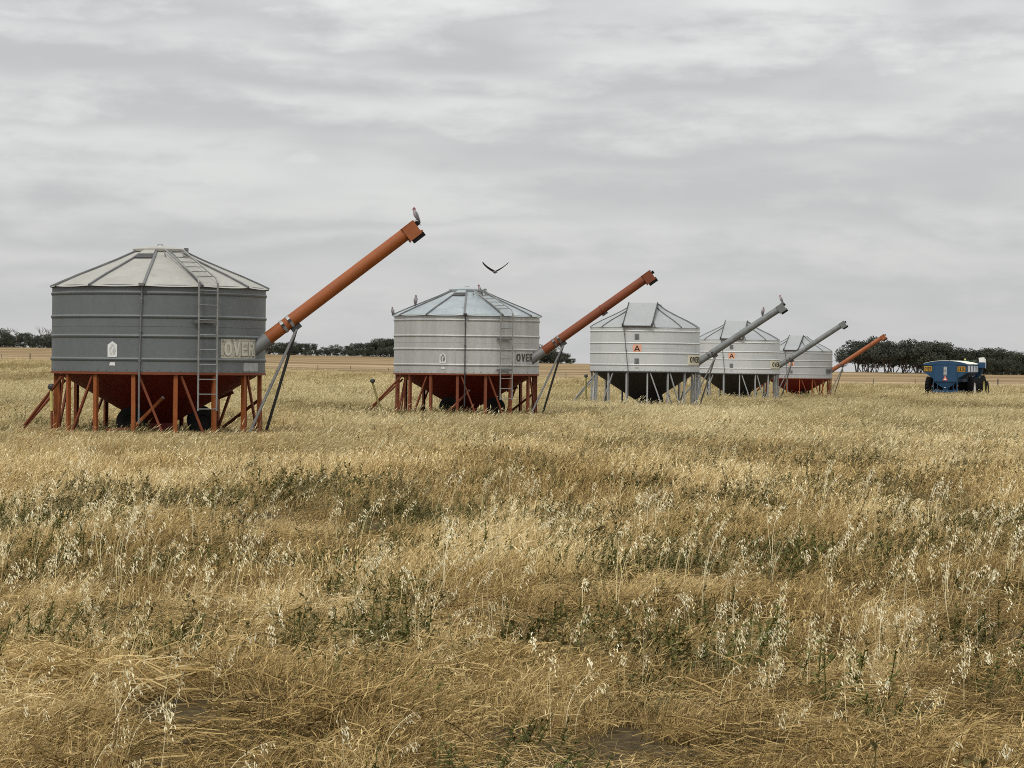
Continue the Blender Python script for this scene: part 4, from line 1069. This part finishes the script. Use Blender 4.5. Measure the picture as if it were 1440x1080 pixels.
def oats(g, n, rad, h0, h1, sw=.0035, spl=.024, spw=.0075, nsp=(9, 16)):
    """wild oat stalks with hanging husks"""
    V = []; T = []
    for _ in range(n):
        a = g.uniform(0, 6.283); r = rad * math.sqrt(g.uniform()); root = np.array([r * math.cos(a), r * math.sin(a), 0.0])
        h = g.uniform(h0, h1); le = g.uniform(.02, .5); az = g.normal(.2, .7); dr = np.array([math.cos(az), math.sin(az)])
        def pt(t):
            return root + np.array([*(dr * le * h * t ** 2.4), h * (t - .35 * le * t ** 3)])
        ts = np.linspace(0, 1, 7); P = [pt(t) for t in ts]; sa = g.uniform(-.6, .6); side = np.array([math.cos(sa), math.sin(sa), 0]) * sw / 2; tn = g.uniform(.1, .5)
        for i in range(6):
            w0 = 1 - .6 * ts[i]; w1 = 1 - .6 * ts[i + 1]
            V.append([P[i] - side * w0, P[i] + side * w0, P[i + 1] + side * w1, P[i + 1] - side * w1]); T.append(tn)
        m = g.integers(*nsp)
        for j in range(m):
            t = g.uniform(.70, 1.0) if j else 1.0
            p = pt(t); a2 = g.normal(.2, 1.1); out = np.array([math.cos(a2), math.sin(a2) * .6, 0]) * g.uniform(.008, .035) + np.array([0, 0, g.uniform(-.015, .01)])
            q = p + out; dn = np.array([g.normal(.35, .35), g.normal(0, .3), -1.0]); dn /= np.linalg.norm(dn); l = spl * g.uniform(.75, 1.2)
            V.append([p - side * .3, p + side * .3, q + side * .3, q - side * .3]); T.append(tn)
            for ang in (g.uniform(-.5, .5), 1.5):
                s2 = np.array([math.cos(ang), math.sin(ang), 0]) * spw / 2 * g.uniform(.8, 1.2)
                V.append([q, q + dn * l * .42 + s2, q + dn * l, q + dn * l * .42 - s2]); T.append(g.uniform(.7, 1.0))
    return np.array(V), np.array(T)

def weeds(g, n, rad, h0, h1, leaf=.03, per=16):
    V = []; T = []
    for _ in range(n):
        a = g.uniform(0, 6.283); r = rad * math.sqrt(g.uniform()); root = np.array([r * math.cos(a), r * math.sin(a), 0.0]); h = g.uniform(h0, h1)
        tip = root + np.array([g.normal(.05, .08), g.normal(0, .08), h]); s = np.array([.002, 0, 0])
        V.append([root - s, root + s, tip + s, tip - s]); T.append(.4)
        for j in range(per):
            t = g.uniform(.15, 1); p = root + (tip - root) * t; az = g.uniform(0, 6.283); l = leaf * g.uniform(.6, 1.4) * (1.2 - .5 * t)
            d = np.array([math.cos(az), math.sin(az), g.uniform(-.1, .9)]) * l; sd = np.array([-math.sin(az), math.cos(az), g.normal(0, .3)]) * l * .28
            V.append([p, p + d * .5 + sd, p + d, p + d * .5 - sd]); T.append(g.uniform(.1, .95))
    return np.array(V), np.array(T)

def cat(*vt):
    return np.concatenate([v for v, t in vt]), np.concatenate([t for v, t in vt])

def clump_collection(name, meshes):
    c = bpy.data.collections.new(name)
    for k, me in enumerate(meshes):
        o = bpy.data.objects.new('%s_%02d' % (name, k), me); c.objects.link(o)
    return c

def scatter(name, coll, pts, rot, scl, idx, tint, label):
    n = len(pts); me = bpy.data.meshes.new(name); me.vertices.add(n)
    me.vertices.foreach_set('co', np.ascontiguousarray(pts, dtype=np.float32).ravel())
    for nm, ty, dat, key in (('rot', 'FLOAT_VECTOR', rot, 'vector'), ('scl', 'FLOAT_VECTOR', scl, 'vector'), ('idx', 'INT', idx, 'value'), ('tint', 'FLOAT', tint, 'value')):
        a = me.attributes.new(nm, ty, 'POINT'); a.data.foreach_set(key, np.ascontiguousarray(dat, dtype=np.int32 if ty == 'INT' else np.float32).ravel())
    o = bpy.data.objects.new(name, me); COL.objects.link(o); tag(o, label, None, None, 'stuff')
    g = bpy.data.node_groups.new(name, 'GeometryNodeTree')
    g.interface.new_socket('Geometry', in_out='INPUT', socket_type='NodeSocketGeometry'); g.interface.new_socket('Geometry', in_out='OUTPUT', socket_type='NodeSocketGeometry')
    gi = g.nodes.new('NodeGroupInput'); go = g.nodes.new('NodeGroupOutput'); ip = g.nodes.new('GeometryNodeInstanceOnPoints'); ci = g.nodes.new('GeometryNodeCollectionInfo')
    ci.inputs['Collection'].default_value = coll; ci.inputs['Separate Children'].default_value = True; ci.inputs['Reset Children'].default_value = True
    ip.inputs['Pick Instance'].default_value = True
    g.links.new(gi.outputs[0], ip.inputs['Points']); g.links.new(ci.outputs[0], ip.inputs['Instance'])
    for nm, ty, sock in (('rot', 'FLOAT_VECTOR', 'Rotation'), ('scl', 'FLOAT_VECTOR', 'Scale'), ('idx', 'INT', 'Instance Index')):
        na = g.nodes.new('GeometryNodeInputNamedAttribute'); na.data_type = ty; na.inputs['Name'].default_value = nm
        g.links.new(na.outputs['Attribute'], ip.inputs[sock])
    g.links.new(ip.outputs[0], go.inputs[0])
    md = o.modifiers.new('scatter', 'NODES'); md.node_group = g
    return o

G = np.random.default_rng(11)
LAT = np.random.default_rng(5).uniform(0, 1, (256, 256))
def vnoise(x, y, s, ox=0.0):
    x = x / s + ox + 1000; y = y / s + ox * 1.7 + 1000
    xi = np.floor(x).astype(int); yi = np.floor(y).astype(int); fx = x - xi; fy = y - yi; fx = fx * fx * (3 - 2 * fx); fy = fy * fy * (3 - 2 * fy)
    q = lambda i, j: LAT[(xi + i) % 256, (yi + j) % 256]
    return (q(0, 0) * (1 - fx) + q(1, 0) * fx) * (1 - fy) + (q(0, 1) * (1 - fx) + q(1, 1) * fx) * fy
def fbm(x, y, s, ox=0.0):
    return .5 * vnoise(x, y, s, ox) + .3 * vnoise(x, y, s / 2.1, ox + 31) + .2 * vnoise(x, y, s / 4.3, ox + 77)

def field(d0, d1, dens_fn, side=.2, pad=3.0):
    """random points over the wedge of paddock between two distances, thinned with distance"""
    out = []
    d = d0
    while d < d1:
        st = max(1.0, d * .06); e = min(d + st, d1); hw = side * e + pad
        n = G.poisson(2 * hw * (e - d) * dens_fn((d + e) / 2))
        out.append(np.stack([G.uniform(-hw, hw, n), G.uniform(d, e, n)], 1)); d = e
    return np.concatenate(out)

def pxpy(x, y, top=.35):
    """photo pixel of a grass top standing at x, y"""
    return 720 + F * x / y, 514 + F * (EYE - top - zt(x, y)) / y

def patch(x, y, cx, cy, rx, ry, top=.22):
    px, py = pxpy(x, y, top); return np.exp(-(((px - cx) / rx) ** 2 + ((py - cy) / ry) ** 2))

def place(pts, scale, jit=.25, lean=.12):
    n = len(pts); z = zt(pts[:, 0], pts[:, 1])
    P = np.concatenate([pts, z[:, None]], 1)
    rot = np.stack([G.normal(0, lean, n), G.normal(0, lean, n), G.normal(0, .55, n)], 1)
    s = scale * (1 + G.uniform(-jit, jit, n)); return P, rot, s

rint = lambda a, b, n: G.integers(a, b, n)
def trample(x, y):
    """grass is lower where stock and wheels have passed around the silos"""
    f = np.ones(len(x))
    for b in bins:
        dx, dy = x - b['c'].x, y - b['c'].y
        r = np.sqrt((dx / 3.6) ** 2 + (np.where(dy < 0, dy / 9.0, dy / 5.0)) ** 2)
        f = np.minimum(f, .42 + .58 * np.clip((r - .8) / .7, 0, 1))
    return f
# --- golden grass, near to middle distance
gm = []
for k in range(6):
    g = np.random.default_rng(100 + k)
    if k < 4: q = cat(blades(g, 100, .17, .07, .27, .0040, (.15, 1.1), 4, (.05, 1), .3, .04, .006, wind=.42), blades(g, 60, .2, .05, .18, .0054, (.3, 1.6), 3, (0, .35), wind=.15), litter(g, 60, .28, .08, .0040, (.06, .22), tone=(0, 1)))  # low blades toned dead brown, painting shade into the gaps between tufts
    else: q = cat(blades(g, 130, .11, .10, .25, .0034, (.25, 1.1), 4, (.25, 1), .4, .04, .006, wind=.5), blades(g, 40, .15, .08, .24, .005, (.4, 1.4), 3, (0, .5), wind=.3))
    gm.append(quads_mesh('grass_clump', *q, M['grass']))
for k in range(4):                       # laid straw
    g = np.random.default_rng(130 + k)
    gm.append(quads_mesh('grass_clump', *cat(litter(g, 110, .34, .11, .0038, (.08, .28), (0, .85)), blades(g, 50, .3, .05, .20, .0046, (.6, 1.6), 3, (.0, 1), wind=.35)), M['grass']))
for w_, r_, nb in ((.0068, .22, 75), (.0105, .34, 85), (.016, .45, 85)):      # coarser with distance
    for k in range(4):
        g = np.random.default_rng(160 + k + int(w_ * 1e5))
        gm.append(quads_mesh('grass_clump', *cat(blades(g, nb, r_, .09, .28, w_, (.2, 1.1), 3, (.05, 1), .3, .05, w_ * 1.3, wind=.5), blades(g, nb // 2, r_, .05, .18, w_ * 1.4, (.3, 1.4), 3, (0, .4), wind=.3)), M['grass']))  # low blades darkened here too, as painted shade in the gaps
gcol = clump_collection('grass_clump', gm)
pn = field(5, 30, lambda d: 13)
pl = field(5, 26, lambda d: 4.5)          # flattened straw mat under the standing grass
pm = field(30, 96, lambda d: 9 * 40 / (d + 8))
pts = np.concatenate([pn, pm]); x, y = pts[:, 0], pts[:, 1]; n = len(pts)
f1 = fbm(x, y * .5, 1.7); f2 = fbm(x, y * .7, .6, 9); isn = np.arange(n) < len(pn)
bald = (f1 + .6 * f2) < .74
keep = G.uniform(size=n) < np.where(isn & bald, .75, 1.0) * np.where(y > 62, np.clip((98 - y) / 36, 0, 1), 1)
pts = pts[keep]; x, y = pts[:, 0], pts[:, 1]; n = len(pts); f1, f2, isn, bald = f1[keep], f2[keep], isn[keep], bald[keep]
sc = np.where(bald & isn, .48, .62 + .9 * (f1 - .35) + .8 * (f2 - .4)) * trample(x, y)
idx = np.where(isn, np.where(f1 + .4 * f2 > .70, rint(3, 6, n), rint(0, 5, n)), np.where(y < 56, rint(14, 18, n), rint(18, 22, n)))
idx = np.where(isn & (y > 16) & (G.uniform(size=n) < np.clip((y - 15) / 6, 0, .85)), rint(10, 14, n), idx)
lit = isn & (idx < 10) & ((f2 < .34) | (bald & (G.uniform(size=n) < .7)) | (G.uniform(size=n) < .12)); idx = np.where(lit, rint(6, 10, n), idx)
pts = np.concatenate([pts, pl]); idx = np.concatenate([idx, rint(6, 10, len(pl))]); sc = np.concatenate([sc, np.full(len(pl), .62)]); x, y = pts[:, 0], pts[:, 1]; n = len(pts)
P, rot, s = place(pts, sc)
S = np.stack([np.maximum(s, .7) * 1.05, np.maximum(s, .7) * 1.05, s], 1)
tint = np.clip(.5 + 2.4 * (fbm(x, y * .3, 2.6, 50) - .5) + 2.0 * (fbm(x, y * .6, .8, 63) - .5) + G.normal(0, .15, n) + np.clip((y - 50) / 80, 0, .3), 0, 1)
scatter('dry_grass', gcol, P, rot, S, idx, tint, 'golden dry grass covering the foreground paddock')

# --- pale standing straw from the silos out to the fence
pmx = []
for k in range(4):
    g = np.random.default_rng(200 + k)
    pmx.append(quads_mesh('straw_clump', *cat(blades(g, 110, .45, .10, .30, .008, (.25, .9), 3, (.1, .8), .55, .07, .013), blades(g, 40, .45, .05, .18, .011, (.4, 1.1), 2, (0, .45))), M['pale']))
for k in range(3):
    g = np.random.default_rng(230 + k)
    pmx.append(quads_mesh('straw_clump', *blades(g, 100, .9, .10, .32, .018, (.25, .9), 2, (.05, .85), .5, .09, .025), M['pale']))
for k in range(3):
    g = np.random.default_rng(260 + k)
    pmx.append(quads_mesh('straw_clump', *blades(g, 80, 1.5, .10, .34, .04, (.2, .8), 2, (.05, .85), .45, .11, .05), M['pale']))
for k in range(3):                       # a few taller stalks with drooping heads
    g = np.random.default_rng(290 + k)
    pmx.append(quads_mesh('straw_clump', *blades(g, 7, .4, .35, .62, .006, (.15, .6), 4, (.5, .9), 1.0, .13, .022, droop=.5), M['pale']))
pcol = clump_collection('straw_clump', pmx)
pa = field(46, 120, lambda d: 5.5 * 64 / d); pb = field(120, 220, lambda d: 1.7 * 120 / d); pc = field(220, 540, lambda d: .6 * 220 / d, .2, 6); pt_ = field(44, 230, lambda d: .8 * 64 / d)
keep = G.uniform(size=len(pa)) < np.clip((pa[:, 1] - 50) / 34 + 1.6 * (fbm(pa[:, 0], pa[:, 1] * .5, 5, 3) - .5), 0, 1); pa = pa[keep]
pc = pc[pc[:, 1] < 533 - (720 + F * pc[:, 0] / pc[:, 1]) / 1440 * 100 - 2]
pts = np.concatenate([pa, pb, pc, pt_]); x, y = pts[:, 0], pts[:, 1]; n = len(pts)
tier = np.repeat([0, 1, 2, 3], [len(pa), len(pb), len(pc), len(pt_)])
f1 = fbm(x, y * .2, 3.2, 21); f3 = fbm(x, y * .1, 12, 33)
idx = np.select([tier == 0, tier == 1, tier == 2], [rint(0, 4, n), rint(4, 7, n), rint(7, 10, n)], rint(10, 13, n))
P, rot, s = place(pts, np.where(tier == 3, .8, .62 + .75 * f1) * trample(x, y))
tint = np.clip(.5 + 2.2 * (f1 - .5) + 1.6 * (f3 - .5) + G.normal(0, .17, n) + np.where(tier == 3, .3, 0), 0, 1)
scatter('pale_straw', pcol, P, rot, np.stack([s, s, s], 1), idx, tint, 'pale standing straw around the silos and out to the fence')

# --- green weeds and olive herbage
wm = []
for k in range(4):
    g = np.random.default_rng(300 + k); wm.append(quads_mesh('weed_clump', *weeds(g, 16, .2, .06, .24, .024, 24), M['weed']))
for k in range(3):                       # finer herbage, middle distance
    g = np.random.default_rng(320 + k); wm.append(quads_mesh('weed_clump', *cat(weeds(g, 22, .4, .06, .24, .030, 22), blades(g, 70, .4, .06, .24, .007, (.4, 1.2), 3, (.1, .9))), M['olive']))
for k in range(3):                       # far herbage
    g = np.random.default_rng(340 + k); wm.append(quads_mesh('weed_clump', *blades(g, 90, 1.0, .08, .27, .022, (.3, 1.0), 2, (.1, .9)), M['olive']))
for k in range(2):
    g = np.random.default_rng(360 + k); wm.append(quads_mesh('weed_clump', *cat(weeds(g, 14, .3, .06, .26, .034, 20)), M['weed']))
wcol = clump_collection('weed_clump', wm)
pts = np.concatenate([field(5, 30, lambda d: 13), field(30, 110, lambda d: 6 * 34 / d), field(110, 420, lambda d: .5 * 150 / d)]); x, y = pts[:, 0], pts[:, 1]
fw = fbm(x, y * .6, 2.2, 140); fp = fbm(x, y * .25, 2.8, 90)
pr = np.where(y < 30, np.clip((fw - .50) * 5, 0, 1) * .9 + .06, np.where(y < 110, np.clip((fp - .50) * 5, 0, .8), np.clip((fbm(x, y * .11, 9, 160) - .49) * 5, 0, .7)))
near = y < 100
pr += near * (0.33 * patch(x, y, 90, 705, 160, 22, .2) + 0.30 * patch(x, y, 420, 672, 190, 18, .2) + 0.30 * patch(x, y, 1120, 622, 340, 30, .2) + 0.22 * patch(x, y, 860, 650, 260, 22, .2) + .6 * patch(x, y, 560, 820, 60, 22, .2) + .2 * patch(x, y, 1010, 880, 120, 22, .2) + .5 * patch(x, y, 60, 1000, 90, 30, .2) + .25 * patch(x, y, 940, 930, 70, 30, .2))
kp = G.uniform(size=len(pts)) < pr * np.where(pts[:, 1] < 17, .8, .52); pts = pts[kp]; x, y = pts[:, 0], pts[:, 1]; n = len(pts)
P, rot, s = place(pts, .75 + .5 * fbm(x, y, 2, 5), .3, .15)
idx = np.where(y < 30, np.where(G.uniform(size=n) < .72, rint(0, 4, n), rint(4, 7, n)), np.where(y < 110, np.where(G.uniform(size=n) < .82, rint(4, 7, n), rint(10, 12, n)), rint(7, 10, n)))
scatter('green_weeds', wcol, P, rot, np.stack([s, s, s], 1), idx, np.clip(G.normal(.5, .25, n), 0, 1), 'low green and olive weeds growing through the dry grass')

# --- wild oats
om = []
for k in range(8):
    g = np.random.default_rng(400 + k); om.append(quads_mesh('oat_clump', *oats(g, 3, .16, .24, .56, *((.0038, .019, .0062) if k < 4 else (.0052, .0205, .0074)), (10, 22)), M['oat']))
ocol = clump_collection('oat_clump', om)
pts = np.concatenate([field(6, 30, lambda d: 13), field(30, 62, lambda d: 7)]); x, y = pts[:, 0], pts[:, 1]; n = len(pts)
fo = fbm(x, y * .7, 1.5, 210)
T_ = .42
pr = np.clip((fo - .55) * 4, 0, .6) * .35 + .025
pr += (.35 + 1.1 * fo) * (.5 * patch(x, y, 90, 790, 180, 100, T_) + .55 * patch(x, y, 480, 775, 220, 60, T_) + .35 * patch(x, y, 770, 745, 110, 50, T_) + .8 * patch(x, y, 1230, 840, 240, 85, T_) + .45 * patch(x, y, 1400, 770, 130, 70, T_) + .3 * patch(x, y, 1000, 810, 170, 60, T_) + .35 * patch(x, y, 220, 930, 260, 70, T_) + .25 * patch(x, y, 1150, 980, 300, 60, T_))
pr *= np.clip((58 - y) / 25, .12, 1)
pts = pts[G.uniform(size=n) < pr * .42]; n = len(pts)
P, rot, s = place(pts, np.full(n, .95), .25, .12)
scatter('wild_oats', ocol, P, rot, np.stack([s, s, s], 1), np.where(P[:, 1] < 17, rint(0, 4, n), rint(4, 8, n)), G.uniform(.3, 1, n), 'bleached wild oats standing above the dry grass')

# ------------------------------------------------------------------ render settings
scene.render.engine = 'CYCLES'
scene.cycles.max_bounces = 6; scene.cycles.diffuse_bounces = 3; scene.cycles.glossy_bounces = 3; scene.cycles.transmission_bounces = 3
scene.cycles.use_denoising = False
scene.cycles.pixel_filter_type = 'BLACKMAN_HARRIS'; scene.cycles.filter_width = 0.95
scene.cycles.sample_clamp_indirect = 4
scene.view_settings.view_transform = 'Standard'; scene.view_settings.look = 'None'; scene.view_settings.gamma = 1; scene.view_settings.exposure = 0.0
scene.view_settings.use_curve_mapping = False
